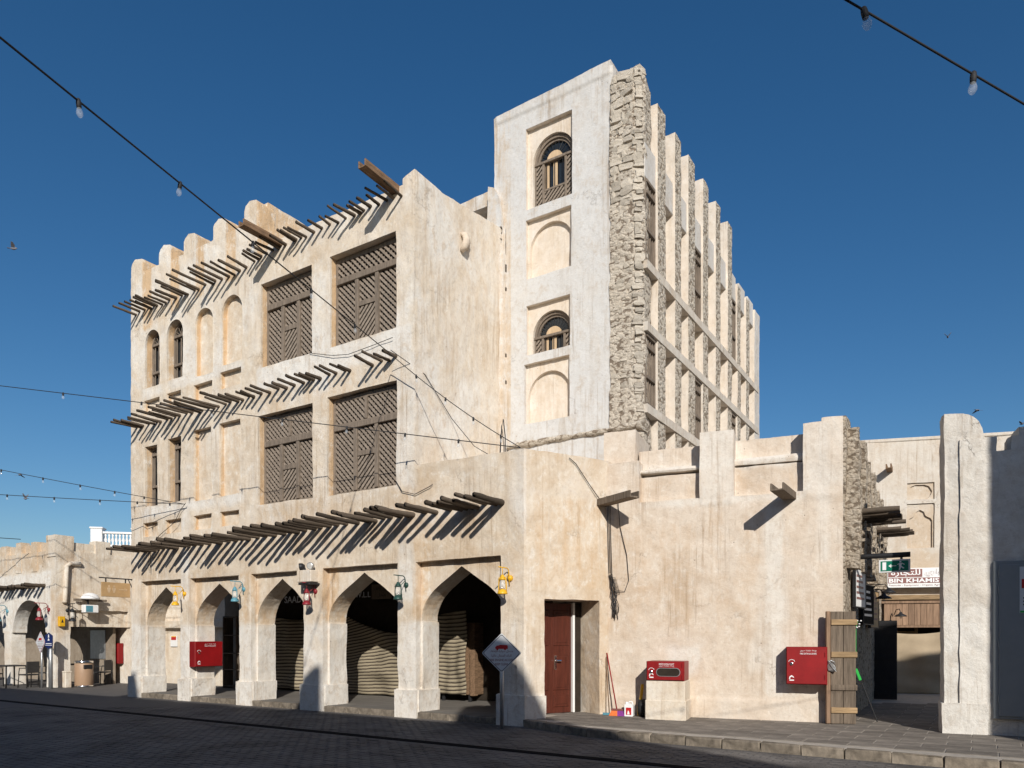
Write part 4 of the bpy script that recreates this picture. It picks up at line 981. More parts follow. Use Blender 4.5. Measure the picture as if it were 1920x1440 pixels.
# ================================================================== STRIPED AWNING CLOTHS
def cloth(label, x0, x1, y, topf, z0, sag=0., mat=None, name='striped_cloth', fr=F1, cat='cloth', group=None, waves=.045, nx=44, nz=34, seed=3, zbf=None):
    v = []; uv = []; f = []
    for j in range(nz+1):
        for i in range(nx+1):
            u = i/nx; w = j/nz; x = x0+(x1-x0)*u; zt = topf(u); zb = z0 if zbf is None else zbf(u); z = zb+(zt-zb)*w
            yy = y+waves*math.sin(u*17+seed+w*2.2)*(1-.55*w)+waves*.8*math.sin(u*7+w*9+seed)+waves*.35*math.sin(w*23+u*5)+(waves*2.2*math.sin((u*.9-w*1.1)*7+seed)*(1-abs(2*w-1)**2) if mat is None else 0)
            v.append((x, yy, z)); uv.append((u*(x1-x0)/2, (z+(sag*math.sin(math.pi*u) if sag > 0 else 0)+(abs(sag)*1.3*(1-u)**2*w if sag < 0 else 0))))
    n = len(v); nx1 = nx+1
    for j in range(nz):
        for i in range(nx): f.append((j*nx1+i, j*nx1+i+1, (j+1)*nx1+i+1, (j+1)*nx1+i))
    me = bpy.data.meshes.new(name); me.from_pydata(v, [], f); ul = me.uv_layers.new(name='UVMap')
    li = np.empty(len(me.loops), np.int32); me.loops.foreach_get('vertex_index', li); ul.data.foreach_set('uv', np.array(uv, np.float32)[li].ravel()); me.update()
    o = link(name, me, mat or M_STRIPE, None, True); o.location = fr.w(0, 0, 0); o.rotation_euler = (0, 0, fr.rz); so_ = o.modifiers.new('t', 'SOLIDIFY'); so_.thickness = .012
    return tag(o, label, cat, group)
cloth('striped black and cream cloth hung straight below the word SAAD', -10.5, -8.55, 2.72, lambda u: 2.36-.12*math.sin(math.pi*u)-.1*u, .2, seed=1, zbf=lambda u: .22-.06*u)
cloth('striped black and cream cloth sagging from one high corner', -7.75, -5.0, 2.70, lambda u: 2.5-.75*math.sin(u*1.57)**.8, .16, -.55, seed=4)
cloth('striped black and cream cloth wrapped round a wooden stall', -4.1, -3.10, 2.42, lambda u: 2.20+.14*u, .3, .05, seed=8, nx=24, waves=.022)
st = thing('market_stall', 'brown wooden stall box wrapped in striped cloth inside the arcade', 'stall', F1, (-3.0, 2.5, .13))
build('carcass', MB().bbox(-1.0, .02, .10, .50, .16, 1.9, .01), M_TIMB, st); build('side_board', MB().bbox(.0, .13, -.06, .095, .15, 1.25, .01), M_TIMB, st)
for q in (-.9, -.1): build('foot', MB().bbox(q, q+.07, .02, .09, 0, .16, .005), M_BLACK, st)
# shop name boards inside the arcade
sb = thing('shop_name_board', 'dark shop board lettered SAAD in the arcade shade', 'sign', F1, (-8.6, 2.93, 2.86)); build('board', MB().bbox(-2.3, 2.4, 0, .03, -.22, .22, .006), M_BACK, sb)
lettering('letters', 'SAAD', .74, .2, M_SIGNG, sb, (-1.12, -.004, -.07), fat=.02); lettering('letters', 'D.W.L.L', .78, .15, M_SIGNG, sb, (1.56, -.004, -.02), fat=.015)
sb = thing('arabic_shop_sign', 'cream sign with dark arabic lettering hung inside the arcade', 'sign', F1, (-5.78, 2.4, 2.86)); build('board', MB().bbox(-.34, .34, 0, .03, -.19, .19, .006), M_PLANK, sb)
lettering('letters', arabic('سوق واقف'), .5, .12, M_BLKINK, sb, (0, -.004, .08)); lettering('letters', arabic('محل'), .3, .12, M_BLKINK, sb, (0, -.004, -.09))
# shelving in the second arch
sh = thing('shop_shelving', 'dark shop shelving standing in the shaded arcade', 'shelving', F1, (-12.4, 2.5, .13))
for q in (0, .62, 1.25): build('upright', MB().bbox(q, q+.04, 0, .35, 0, 2.2, .004), M_PLANK, sh)
for z_ in (.05, .55, 1.05, 1.6, 2.15): build('shelf', MB().bbox(.0, 1.29, .01, .34, z_, z_+.03, .004), M_PLANK, sh)

# ================================================================== RED FIRE CABINETS
def cabinet(name, label, fr, xyz, w, h, d, rot=0., text='FIRE EXTINGUISHER', slot=False):
    t = thing(name, label, 'fire cabinet', fr, xyz, rot); y = -d
    build('body', MB().bbox(-w/2, w/2, y+.02, 0, -h/2, h/2, .006), M_REDD, t)
    dr_ = build('door', MB().bbox(-w/2+.012, w/2-.012, y-.004, y+.025, -h/2+.012, h/2-.012, .006), M_RED, t)
    for z_ in (-h*.3, h*.3): build('hinge', MB().bbox(w/2-.045, w/2-.03, y-.016, y, z_-.04, z_+.04, .003), M_REDD, dr_)
    lz = h*.05 if not slot else -.02
    k = MB().tube([(-w*.36, y, lz), (-w*.36, y-.02, lz), (-w*.36, y-.025, lz)], [.03, .028, .016], 12); build('lock', k, M_CHROME, dr_)
    lettering('lettering', text, w*.40, .03, M_WHTINK, dr_, (.03, y-.007, h*.32 if not slot else h*.36), fat=.0)
    lettering('lettering', arabic('خزانة طفاية حريق'), w*.40, .035, M_WHTINK, dr_, (.03, y-.007, h*.395 if not slot else h*.26))
    a = [(-w*.36+.055*math.cos(R(q)), y-.006, lz+.02+.055*math.sin(R(q))) for q in range(20, 165, 16)]; build('arc_mark', MB().tube(a, .005, 4), M_WHTINK, dr_)
    z0 = -h*.40 if not slot else -h*.36; e = MB()
    e.prism([(-w*.36-.034, z0), (-w*.36+.04, z0), (-w*.36+.04, z0+.02), (-w*.36-.04, z0+.02)], y-.007, y-.004).prism([(-w*.36-.045, z0+.03), (-w*.36-.025, z0+.03), (-w*.36-.022, z0+.06), (-w*.36, z0+.072), (-w*.36+.04, z0+.05), (-w*.36+.036, z0+.07), (-w*.36, z0+.10), (-w*.36-.035, z0+.075)], y-.007, y-.004)
    build('emblem', e, M_WHTINK, dr_)
    if slot:
        P = [(.06+sx*.14+.07*math.cos(R(q)), -.02+.07*math.sin(R(q))) for sx, q0 in ((1, -90), (-1, 90)) for q in range(q0, q0+181, 20)]
        build('window_rim', MB().prism([(p[0]*1.0+(p[0]-.06)*.06, p[1]+(p[1]+.02)*.14) for p in P], y-.010, y-.0045), M_STEEL, dr_); build('window', MB().prism(P, y-.014, y-.0105), M_BACK, dr_)
    return t
cabinet('fire_cabinet', 'red fire cabinet fixed to the side of an arcade pier', F1, (-10.27, .375, 1.235), .84, .67, .24, R(90))
cabinet('fire_cabinet', 'red fire cabinet on the long tan wall by the wooden gate', F3, (3.69, -.02, 1.165), .68, .67, .34)
cabinet('hose_inlet_box', 'red breeching inlet box with oval window standing on a plaster block', F3, (1.26, -.13, 1.045), .70, .36, .56, 0, 'BREECHING INLET', True)
cabinet('fire_cabinet', 'red fire cabinet in the shaded cafe porch', F1, (-19.6, 3.28, 1.1), .7, .75, .2)
notice = thing('wall_notice', 'orange and white notice on the alley wall seen through the arcade', 'notice', F1, (-17.6, 4.22, 1.55))
build('sheet', MB().bbox(-.2, .2, -.01, .02, -.2, .2, .003), M_SIGNW, notice); build('band', MB().box(-.15, .15, -.014, -.0105, .04, .15), M_REDINK, notice); build('band', MB().box(-.15, .15, -.014, -.0105, .15, .185), M_YEL, notice)

# ================================================================== ROAD SIGNS
def diamond(label, loc, rz, a, zc, small=False):
    t = thing('fire_access_sign', label, 'road sign', None, (loc[0], loc[1], 0), rz)
    build('post', MB().tube([(0, .03, 0), (0, .03, zc+a*.4)], .034, 12), M_STEEL, t, True)
    def dia(r, y0, y1, c=.05):
        P = []
        for k in range(4):
            an = k*math.pi/2
            for q in (-.12, 0, .12): P.append((r*(1-(.03 if q else 0)-(.0 if q else .025))*math.cos(an)+(-math.sin(an))*q*r*.35, r*(1-(.03 if q else 0)-(.0 if q else .025))*math.sin(an)+math.cos(an)*q*r*.35))
        return MB().prism([(p[0], zc+p[1]) for p in P], y0, y1)
    pl_ = build('plate', dia(a, -.012, -.002), M_SIGNG, t); build('border', dia(a*.94, -.0150, -.0125), M_REDINK if small else M_BLKINK, pl_); build('face', dia(a*.90, -.0180, -.0155), M_SIGNG, pl_)
    tr = MB(); k = a/.36; yy0, yy1 = -.0215, -.0185
    P = [(-.11, .075), (.115, .075), (.115, .12), (.105, .145), (-.035, .15), (-.04, .14), (-.085, .135), (-.115, .105)]
    tr.prism([(p[0]*k, zc+p[1]*k) for p in P], yy0, yy1)
    for cx in (-.075, .065): tr.prism([(k*(cx+.02*math.cos(R(q))), zc+k*(.072+.02*math.sin(R(q)))) for q in range(0, 360, 45)], yy0-.001, yy1-.0005)
    build('fire_engine_mark', tr, M_REDINK, pl_)
    lettering('lettering', arabic('مدخل سيارة الإطفاء'), .42*k, .055*k, M_MARO, pl_, (0, -.0195, zc+.03*k), fat=.01); lettering('lettering', arabic('اترك المجال خاليا'), .36*k, .055*k, M_MARO, pl_, (0, -.0195, zc-.05*k), fat=.01)
    lettering('lettering', 'FIRE ENGINE ACCESS', .42*k, .042*k, M_MARO, pl_, (0, -.0195, zc-.125*k), fat=.015); lettering('lettering', 'KEEP CLEAR', .24*k, .042*k, M_MARO, pl_, (0, -.0195, zc-.20*k), fat=.015)
    return t
diamond('diamond sign reading FIRE ENGINE ACCESS at the arcade corner', F1.w(-.09, -.62), -.10, .36, 1.385)
diamond('diamond fire access sign outside the white cafe arch', F1.w(-19.0, .36), -.62, .36, 1.52, True)
t = thing('blue_street_sign', 'blue pentagonal street sign on a grey post at the cafe corner', 'road sign', None, F1.w(-18.42, .36), -.45)
build('post', MB().tube([(0, .04, 0), (0, .04, 1.7)], .06, 12), M_STEEL, t, True)
p_ = build('plate', MB().prism([(-.2, 1.40), (0, 1.30), (.2, 1.40), (.2, 1.74), (0, 1.84), (-.2, 1.74)], -.03, -.015), M_NAVY, t)
build('emblem', MB().prism([(-.03, 1.68), (.03, 1.68), (.015, 1.78), (-.015, 1.78)], -.034, -.0305).prism([(-.05, 1.58), (.05, 1.58), (.0, 1.66)], -.034, -.0305), M_WHTINK, p_)
build('text_band', MB().box(-.15, .15, -.034, -.0305, 1.47, 1.49).box(-.17, .17, -.034, -.0305, 1.42, 1.435), M_WHTINK, p_)
# tan washroom sign on an iron bracket
t = thing('washroom_sign', 'tan board with people symbols and arrow on an iron bracket', 'sign', F1, (-13.02, 0, 3.0), R(90))
build('bracket', MB().bbox(-.92, .02, -.02, .02, .30, .33, .004).bbox(-.2, -.17, -.012, .012, .18, .3, .003).bbox(-.75, -.72, -.012, .012, .18, .3, .003).tube([(.02, 0, .05), (-.1, 0, .3)], .012, 6), M_BLACK, t)
bd = build('board', MB().bbox(-.86, -.06, -.02, .02, -.20, .20, .006), M_TANSIGN, t)
mk = MB()
for cx in (-.66, -.52):
    mk.prism([(cx+.028*math.cos(R(q)), .09+.028*math.sin(R(q))) for q in range(0, 360, 45)], -.026, -.0205).prism([(cx-.02, -.09), (cx+.02, -.09), (cx+.05, .02), (cx+.035, .055), (cx-.035, .055), (cx-.05, .02)], -.026, -.0205)
mk.prism([(-.38, .0), (-.18, .0), (-.18, .02), (-.38, .02)], -.026, -.0205).prism([(-.24, .06), (-.16, .01), (-.24, -.04), (-.225, -.04), (-.14, .01), (-.225, .06)], -.026, -.0205)
build('symbols', mk, M_CREAM, bd)

# ================================================================== FLOODLIGHTS, SPOUTS, CABLES
t = thing('twin_floodlight', 'pale bracket box with two small floodlights above the arcade', 'floodlight', F1, (-5.70, -.02, 3.1))
build('box', MB().bbox(-.24, .22, -.22, .06, -.17, .10, .012), M_CAFE, t)
build('hood', MB().bbox(-.1, .26, -.30, .04, -.24, -.19, .01), M_BLACK, t)
for q, m_, yaw in ((-.17, M_BLACK, -.9), (.12, M_STEEL, .25)):
    l_ = build('lamp', MB().tube([(0, .05, 0), (0, 0, 0), (0, -.06, 0), (0, -.075, 0)], [.03, .075, .085, .08], 12), m_, t, True); l_.location = (q, -.10, .2); l_.rotation_euler = (.15, 0, yaw)
    build('lens', MB().tube([(0, -.0755, 0), (0, -.08, 0)], .068, 12), M_DGLASS, l_); build('stem', MB().bbox(-.02, .02, -.02, .02, -.11, -.05, .003), M_BLACK, l_)
def wall_trough(label, fr, x, z, L, yaw, w=.2):
    t = thing('rain_spout', label, 'rain spout', fr, (x, 0, z), yaw); mb = MB()
    mb.bbox(-w/2, w/2, -L, .1, -.03, 0, .005); build('floor', mb, M_PLANK, t)
    for q in (-1, 1): build('side', MB().bbox(q*w/2-.016, q*w/2+.016, -L-.012, .1, -.033, .10, .005), M_PLANK, t)
    return t
wall_trough('grey timber rain spout over the hanging cable bundle', FE, 1.80, 4.32, 1.02, 0)
wall_trough('grey timber rain spout on the long wall above the red cabinet', F3, 3.40, 4.22, .98, F1.rz-F3.rz)
def cable(name, label, pts, r=.008, cat='cable', m=None, n=6):
    mb = MB().tube(pts, r, n); o = build(name, mb, m or M_RUBBER, None, True); return tag(o, label, cat)
def w3(fr, x, y, z): return tuple(fr.w(x, y, z))
t = thing('cable_bundle', 'tangled bundle of black cables coiled on the tan wall', 'cables', F3, (.09, 0, 2.5)); mb = MB()
for k in range(9):
    a = rnd.uniform(-.05, .03); b_ = rnd.uniform(.0, .13)
    mb.tube([(a-.02, -.03, .42+rnd.uniform(-.05, .05)), (a+rnd.uniform(-.01, .05), -.05-rnd.random()*.04, .2), (a+.06+rnd.uniform(-.05, .05), -.04, 0), (b_+rnd.uniform(-.04, .04), -.06, -.2), (b_, -.03, -.46+rnd.uniform(-.03, .16))], .007, 5)
build('coil', mb, M_RUBBER, t, True)
mb = MB()
for k in range(12):
    z_ = .38-k*.028; mb.tube([(-.06+k*.008, -.03, z_), (0+k*.008, -.1, z_-.01), (.08+k*.008, -.03, z_-.03)], .006, 5)
build('binding', mb, M_RUBBER, t, True)
mb = MB()
for q, zb in ((-.06, .45), (-.03, .45), (.0, .42)): mb.tube([(q, -.03, zb), (q-.02, -.035, 1.1), (q-.03, -.05, 1.75), (q-.05, -.06, 2.0)], .006, 5)
mb.tube([(.12, -.05, 2.0), (.16, -.04, 1.4), (.30, -.035, .8), (.34, -.035, .3), (.26, -.04, .08), (.12, -.05, .1)], .007, 5)
build('drop', mb, M_RUBBER, t, True)
cable('wall_cable', 'thin black cable dropping over the parapet of the entrance corner', [w3(FE, 1.0, -.03, 5.15), w3(FE, 1.15, -.04, 5.05), w3(FE, 1.45, -.04, 4.7), w3(FE, 1.72, -.05, 4.4), w3(FE, 1.82, -.1, 4.36)], .008)
cable('wall_cable', 'thin black cable from the middle pole row down the side wall', [w3(F1, -2.95, -.4, 7.55), w3(F1, -2.62, .3, 7.2), w3(F1, -2.6, 1.2, 6.5), w3(F1, -2.2, 1.5, 5.9), w3(F1, -1.2, .9, 5.35), w3(F1, -.4, .1, 5.26)], .008)
cable('wall_cable', 'slack brown cable looping across the wall below the upper lattice windows', [w3(F1, -5.75, -.03, 8.2), w3(F1, -5.0, -.05, 7.98), w3(F1, -4.5, -.05, 7.9), w3(F1, -3.8, -.05, 7.94), w3(F1, -3.2, -.06, 7.98)], .007)
cable('wall_cable', 'slack cable looped beneath the lower lattice window', [w3(F1, -3.12, -.04, 4.95), w3(F1, -2.95, -.05, 4.72), w3(F1, -2.6, -.05, 4.62), w3(F1, -2.2, -.05, 4.74), w3(F1, -2.15, -.03, 4.78)], .008)
cable('wall_cable', 'thin black cable tied from string lights down to the lowest poles', [w3(F1, -10.35, -.1, 5.2), w3(F1, -10.6, -.08, 5.05), w3(F1, -10.9, -.06, 4.75), w3(F1, -11.6, -.06, 4.45), w3(F1, -12.0, -.06, 4.2), w3(F1, -12.05, -.05, 3.45)], .008)
cable('service_cable', 'black cable standing up along the stepped buttress of the tall house', [w3(F1, -2.52, 2.95, 5.3), w3(F1, -2.5, 3.02, 6.3), w3(F1, -2.46, 3.0, 6.75), w3(F1, -2.40, 2.98, 6.9), w3(F1, -2.36, 3.0, 6.5), w3(F1, -2.35, 3.0, 5.3)], .014)

# ================================================================== STRING LIGHTS
def bez_sag(a, b, sag, n=26):
    a = Vector(a); b = Vector(b); return [a.lerp(b, i/n)-Vector((0, 0, sag*4*(i/n)*(1-i/n))) for i in range(n+1)]
SOCK = MB().lathe([(.017, -.065), (.022, -.06), (.024, -.02), (.02, .012), (.012, .022)], (0, 0, 0), 9).mesh('bulb_socket'); SOCK.materials.append(M_RUBBER); SOCK.shade_smooth()
BULB = MB().lathe([(.004, -.150), (.018, -.145), (.029, -.125), (.031, -.105), (.024, -.08), (.017, -.062)], (0, 0, 0), 12).mesh('bulb'); BULB.materials.append(M_BULB); BULB.shade_smooth()
def string_lights(label, a, b, sag, ts, r=.009, s=.9):
    t = thing('string_lights', label, 'string lights', None, tuple(a), 0, 'festoon lights strung over the street')
    P = bez_sag(a, b, sag); o = Vector(a); build('cable', MB().tube([p-o for p in P], r, 6), M_RUBBER, t, True)
    for u in ts:
        p = Vector(a).lerp(Vector(b), u)-Vector((0, 0, sag*4*u*(1-u)))-o
        k = link('bulb_socket', SOCK, None, t); k.location = p; k.scale = (s, s, s); k.rotation_euler = (rnd.uniform(-.15, .15), rnd.uniform(-.15, .15), 0); link('bulb', BULB, None, k)
def pxp(px, py, Y): return Vector(((px-960)/1365*Y, Y, 1.65+(1197-py)/1365*Y))
END_S = F1.w(-2.98, -.42, 7.5)
A1 = Vector((-4.70, -1.6, 5.05))
string_lights('festoon of clear bulbs rising from across the street to the middle pole row', A1, END_S, .0, [.375, .471, .56, .655, .764, .879])
string_lights('short festoon slanting from the middle poles to the entrance corner', END_S, F1.w(-.15, .12, 5.28), .10, [.22, .45, .66, .86])
string_lights('long festoon crossing the facade to the entrance corner', Vector((-15.0, 17.9, 8.15)), F1.w(-.12, .08, 5.26), .0, [.17, .314, .451, .565, .675, .769, .85, .921])
string_lights('upper of two festoons reaching the arcaded house from the cafe side', Vector((-19.0, 21.0, 7.4)), F1.w(-10.35, -.12, 5.17), .05, [.33, .47, .595, .704, .804, .887])
string_lights('lower of two festoons reaching the arcaded house from the cafe side', Vector((-19.0, 20.4, 6.0)), F1.w(-10.35, -.12, 5.17), .04, [.37, .51, .643, .77, .872, .96])
string_lights('festoon of clear bulbs crossing the open sky above the end wall', Vector((-3.41, 1.73, 5.63)), Vector((7.03, 5.76, 4.133)), .0, [.357, .4285, .5, .5715, .643, .714], .006, .75)
cable('overhead_wire', 'pair of thin wires arriving at the cafe parapet', [(-24, 22, 5.25), (-16.6, 24.6, 5.0)], .012)

# ================================================================== THINGS ALONG THE LONG WALL
t = thing('broom', 'broom with red handle and orange purple bristles leaning on the wall', 'broom', F3, (.26, -.32, .14))
build('handle', MB().tube([(0, 0, .12), (-.27, .27, 1.22)], .013, 8), M_RED, t, True); build('head', MB().bbox(-.11, .12, -.03, .03, .10, .14, .006), M_MARO, t)
build('bristles', MB().prism([(-.15, .0), (.02, .0), (.02, .10), (-.10, .10)], -.045, .045), M_ORANGE, t); build('bristles', MB().prism([(.02, .0), (.16, .0), (.115, .10), (.02, .10)], -.045, .045), M_PURPLE, t)
t = thing('broom', 'thin dark handled squeegee leaning beside the red broom', 'broom', F3, (.10, -.28, .14))
build('handle', MB().tube([(0, 0, .04), (-.14, .25, 1.18)], .011, 8), M_TIMB, t, True); build('blade', MB().bbox(-.13, .10, -.02, .02, .0, .05, .006), M_BLUE, t)
t = thing('jerry_can', 'white plastic jerry can with red label on the pavement', 'jerry can', F3, (.50, -.28, .14))
build('body', MB().prism([(-.085, .01), (-.075, 0), (.075, 0), (.085, .01), (.085, .2), (.06, .245), (-.02, .25), (-.085, .225)], -.065, .065), M_PLASW, t); build('label', MB().box(-.055, .05, -.069, -.0655, .03, .17), M_REDINK, t)
build('label_mark', MB().prism([(-.03, .04), (.02, .04), (.0, .11), (-.015, .11)], -.072, -.0695), M_WHTINK, t)
build('grip', MB().tube([(-.02, 0, .24), (.0, 0, .285), (.05, 0, .28), (.075, 0, .22)], .014, 8), M_PLASW, t, True); build('cap', MB().lathe([(.026, .23), (.026, .27), (.02, .275)], (-.055, 0, 0), 10), M_PLASW, t)
t = thing('floor_machine', 'black wheeled tool with yellow handle beside the plaster block', 'tool', F3, (.76, -.26, .14))
build('wheel', MB().tube([(-.07, 0, .17), (.07, 0, .17)], .165, 16), M_RUBBER, t, True); build('hub', MB().tube([(-.075, 0, .17), (.075, 0, .17)], .06, 10), M_STEEL, t)
build('handle', MB().bbox(-.1, -.05, -.05, -.01, .02, .20, .006).tube([(-.05, -.03, .2), (-.02, .05, .62)], .03, 8), M_YEL, t)

# wooden gate leaf
t = thing('gate_leaf', 'old two plank wooden gate leaf with pale battens at the lane mouth', 'gate', None, (5.83, 12.84, .145), -.17)
for q in (-.2, .012): build('plank', MB().bbox(q, q+.205, -.02, .02, 0, 1.98, .006), M_PLANK, t)
build('edge_stile', MB().bbox(-.275, -.205, -.03, .05, 0, 1.985, .008), M_FASC, t)
for z_, m_ in ((1.74, M_BATT), (1.17, M_BATT), (.59, M_PLANK), (.19, M_BATT)): build('batten', MB().bbox(-.2, .235, -.05, -.0205, z_, z_+.10, .006), m_, t)
mb = MB()
for k in range(7): mb.tube([(-.2+.07*math.cos(a*.8+k), -.06-.01*k, 1.02+.10*math.sin(a*.8+k*.7)) for a in range(7)], .006, 5)
build('chain', mb, M_STEEL, t, True)
t = thing('cotton_flowers', 'small white artificial blossoms poking out behind the gate leaf', 'flowers', None, (6.13, 12.95, 1.85))
for k in range(9):
    q = (rnd.uniform(-.04, .07), rnd.uniform(-.02, .05), rnd.uniform(-.1, .12)); build('blossom', MB().lathe([(.004, -.012), (.017, -.004), (.016, .008), (.004, .014)], q, 7), M_WHTINK, t)
build('stem', MB().tube([(0, .02, -.5), (.0, .02, 0), (.03, .02, .1)], .005, 5), M_GREENP, t)
t = thing('green_tool', 'bright green plastic handle propped behind the gate leaf', 'tool', None, (6.22, 13.0, .92), -.4); build('handle', MB().bbox(-.03, .02, 0, .03, -.02, .20, .008), M_GREENP, t); t.rotation_euler.y = -.35; build('shaft', MB().tube([(0, .015, -.05), (0, .03, -.8)], .012, 6), M_BLACK, t)

# ================================================================== LANE FITTINGS
t = thing('exit_sign', 'green emergency exit sign hung from a black beam over the lane', 'exit sign', FL, (.5, 0, 3.13))
build('beam', MB().tube([(0, .15, 0), (.01, -.3, .012), (0, -.7, .008), (0, -1.0, .01)], .048, 10), M_BLACK, t, True)
bx = build('box', MB().bbox(-.03, .03, -1.0, -.5, -.30, -.07, .005), M_SIGNW, t); build('hanger', MB().bbox(-.01, .01, -.88, -.84, -.08, 0, .003), M_BLACK, t)
build('face', MB().box(-.0335, -.0305, -.97, -.53, -.275, -.095), M_EXITG, bx)
e = MB(); X0, X1 = -.0375, -.034
def exi(P): e.prism([(p[0], p[1]) for p in P][::-1] if False else P, X0, X1, 'x')
# (y, z) polygons; seen from the street y runs right to left
exi([(-.66, -.15), (-.75, -.15), (-.75, -.215), (-.66, -.215)][::-1]) if False else None
exi([(-.56, -.255), (-.56, -.115), (-.62, -.115), (-.62, -.255)]); 
exi([(-.68, -.19), (-.78, -.19), (-.78, -.178), (-.68, -.178)]); exi([(-.655, -.184), (-.70, -.215), (-.70, -.153)])
exi([(-.83, -.13), (-.86, -.13), (-.86, -.105), (-.83, -.105)]); exi([(-.82, -.20), (-.86, -.20), (-.87, -.14), (-.83, -.14)]); exi([(-.82, -.26), (-.84, -.26), (-.86, -.2), (-.83, -.2)]); exi([(-.89, -.24), (-.91, -.23), (-.86, -.19), (-.84, -.2)]); exi([(-.80, -.17), (-.80, -.155), (-.84, -.14), (-.84, -.155)]); exi([(-.87, -.15), (-.91, -.175), (-.91, -.16), (-.87, -.135)])
build('running_figure_and_arrow', e, M_WHTINK, bx)
def lane_board(label, s0, s1, z0, z1, m):
    t = thing('hanging_board', label, 'board', FL, ((s0+s1)/2, -.12, (z0+z1)/2), -.12); w = (s1-s0)/2; h = (z1-z0)/2
    p = build('panel', MB().bbox(-w, w, -.02, .02, -h, h, .005), m, t); build('frame', MB().bbox(-w-.02, -w, -.03, .03, -h-.02, h+.02, .004).bbox(w, w+.02, -.03, .03, -h-.02, h+.02, .004).bbox(-w, w, -.03, .03, h, h+.02, .004).bbox(-w, w, -.03, .03, -h-.02, -h, .004), M_BLACK, t)
    for k in range(5): build('print', MB().box(-w*.8, w*(.3+.1*k), -.0245, -.0215, h*.6-k*h*.3, h*.72-k*h*.3), M_SIGNG if m is M_BACK else M_MARO, p)
    build('hook', MB().tube([(-w*.5, 0, h), (-w*.5, .1, h+.12)], .01, 5).tube([(w*.5, 0, h), (w*.5, .1, h+.12)], .01, 5), M_BLACK, t)
lane_board('white printed board hanging behind the gate leaf in the lane', .75, 1.55, 2.25, 2.95, M_SIGNW); lane_board('dark picture board hanging between white and tan boards in the lane', 2.2, 3.1, 1.95, 2.75, M_BACK); lane_board('tan board hanging deepest along the lane wall', 3.7, 4.5, 1.9, 2.7, M_TANSIGN)
def goose(label, fr, xyz, rot):
    t = thing('gooseneck_lamp', label, 'lamp', fr, xyz, rot, 'gooseneck lamps in the lane'); build('arm', MB().tube([(0, 0, 0), (0, -.12, .14), (0, -.3, .16), (0, -.38, .06)], .012, 6), M_BLACK, t, True)
    build('shade', MB().lathe([(.16, -.03), (.14, .0), (.05, .05), (.03, .09)], (0, -.38, -.02), 14), M_BLACK, t, True); build('lamp_bulb', MB().lathe([(.01, -.09), (.035, -.06), (.02, -.02)], (0, -.38, -.02), 10), M_DGLASS, t, True)
goose('black gooseneck lamp over the dark picture board', FL, (3.3, -.0, 2.55), 0.); goose('black gooseneck lamp over the tan board', FL, (4.7, -.0, 2.75), 0.); goose('black gooseneck lamp fixed to the wooden fascia', FB, (-.38, -.26, 2.3), .2)
t = thing('shop_sign', 'maroon and white shop sign with arabic over BIN KHAMIS lettering', 'sign', FB, (.45, -.35, 3.33))
bd = build('board', MB().bbox(-1.02, 1.1, 0, .06, -.27, .27, .006), M_SIGNW, t); build('band', MB().box(-1.0, -.14, -.006, -.0005, .02, .24), M_MARO, bd); build('band', MB().box(-1.0, 1.08, -.006, -.0005, -.15, .0), M_MARO, bd)
build('bracket', MB().bbox(-.6, -.56, .06, .37, -.2, .2, .004).bbox(.6, .64, .06, .37, -.2, .2, .004), M_BLACK, t)
lettering('lettering', arabic('كواري'), .56, .22, M_MARO, bd, (.20, -.008, .13), fat=.035); lettering('lettering', arabic('كواري'), .56, .22, M_WHTINK, bd, (.20, -.0105, .13), fat=.012); lettering('lettering', arabic('للتجارة'), .74, .2, M_WHTINK, bd, (-.56, -.0085, .13), fat=.012)
lettering('lettering', 'BIN KHAMIS AL', 1.6, .115, M_WHTINK, bd, (-.18, -.0085, -.075), fat=.025); lettering('lettering', 'Pesticide - Equipment - Organic Agriculture - Agriculture', 2.0, .06, M_MARO, bd, (.02, -.004, -.21))
cl_ = cloth('plain tan canvas sheet drawn across the shop at the lane end', -.75, 1.6, -.45, lambda u: 1.84-.10*math.sin(math.pi*min(1, u*1.2))+.08*u, .13, 0, M_CANVAS, 'canvas_sheet', FB, waves=.035, seed=2)
t = thing('dark_door_leaf', 'black door leaf standing open in the shaded lane', 'door', None, (9.1, 18.1, .14), -.55); build('leaf', MB().bbox(-.55, .42, -.02, .02, .0, 1.95, .006), M_BLACK, t)
for z_ in (.1, 1.0, 1.8): build('rail', MB().bbox(-.55, .42, -.035, -.0205, z_, z_+.1, .004), M_BLACK, t)
# grey service cabinet in the end wall
t = thing('service_cabinet', 'grey metal service cabinet with notices set in the shaded wall', 'cabinet', FR, (.66, 0, .40))
build('frame', MB().bbox(0, 1.3, -.05, .03, 0, 2.45, .006), M_GREYM, t); dd = build('door', MB().bbox(.07, 1.25, -.07, -.0505, .04, 2.39, .006), M_GREYM, t)
for z_ in (.25, 1.1, 1.95, 2.2): build('hinge', MB().tube([(.066, -.066, z_), (.066, -.066, z_+.12)], .012, 7), M_GREYM, t)
nb = build('notice', MB().box(.335, .62, -.074, -.0705, 1.64, 2.35), M_SIGNG, dd); build('notice_mark', MB().bbox(.36, .52, -.078, -.0745, 2.02, 2.16, .001), M_REDINK, nb)
for z_ in (2.24, 1.92): build('notice_mark', MB().box(.40, .58, -.077, -.0745, z_, z_+.05), M_REDINK, nb)
for k in range(3): build('notice_text', MB().box(.38, .58, -.077, -.0745, 1.86-.05*k, 1.88-.05*k), M_BLKINK, nb)
build('notice_text', MB().box(.34, .615, -.077, -.0745, 1.645, 1.675), M_GREENP, nb)

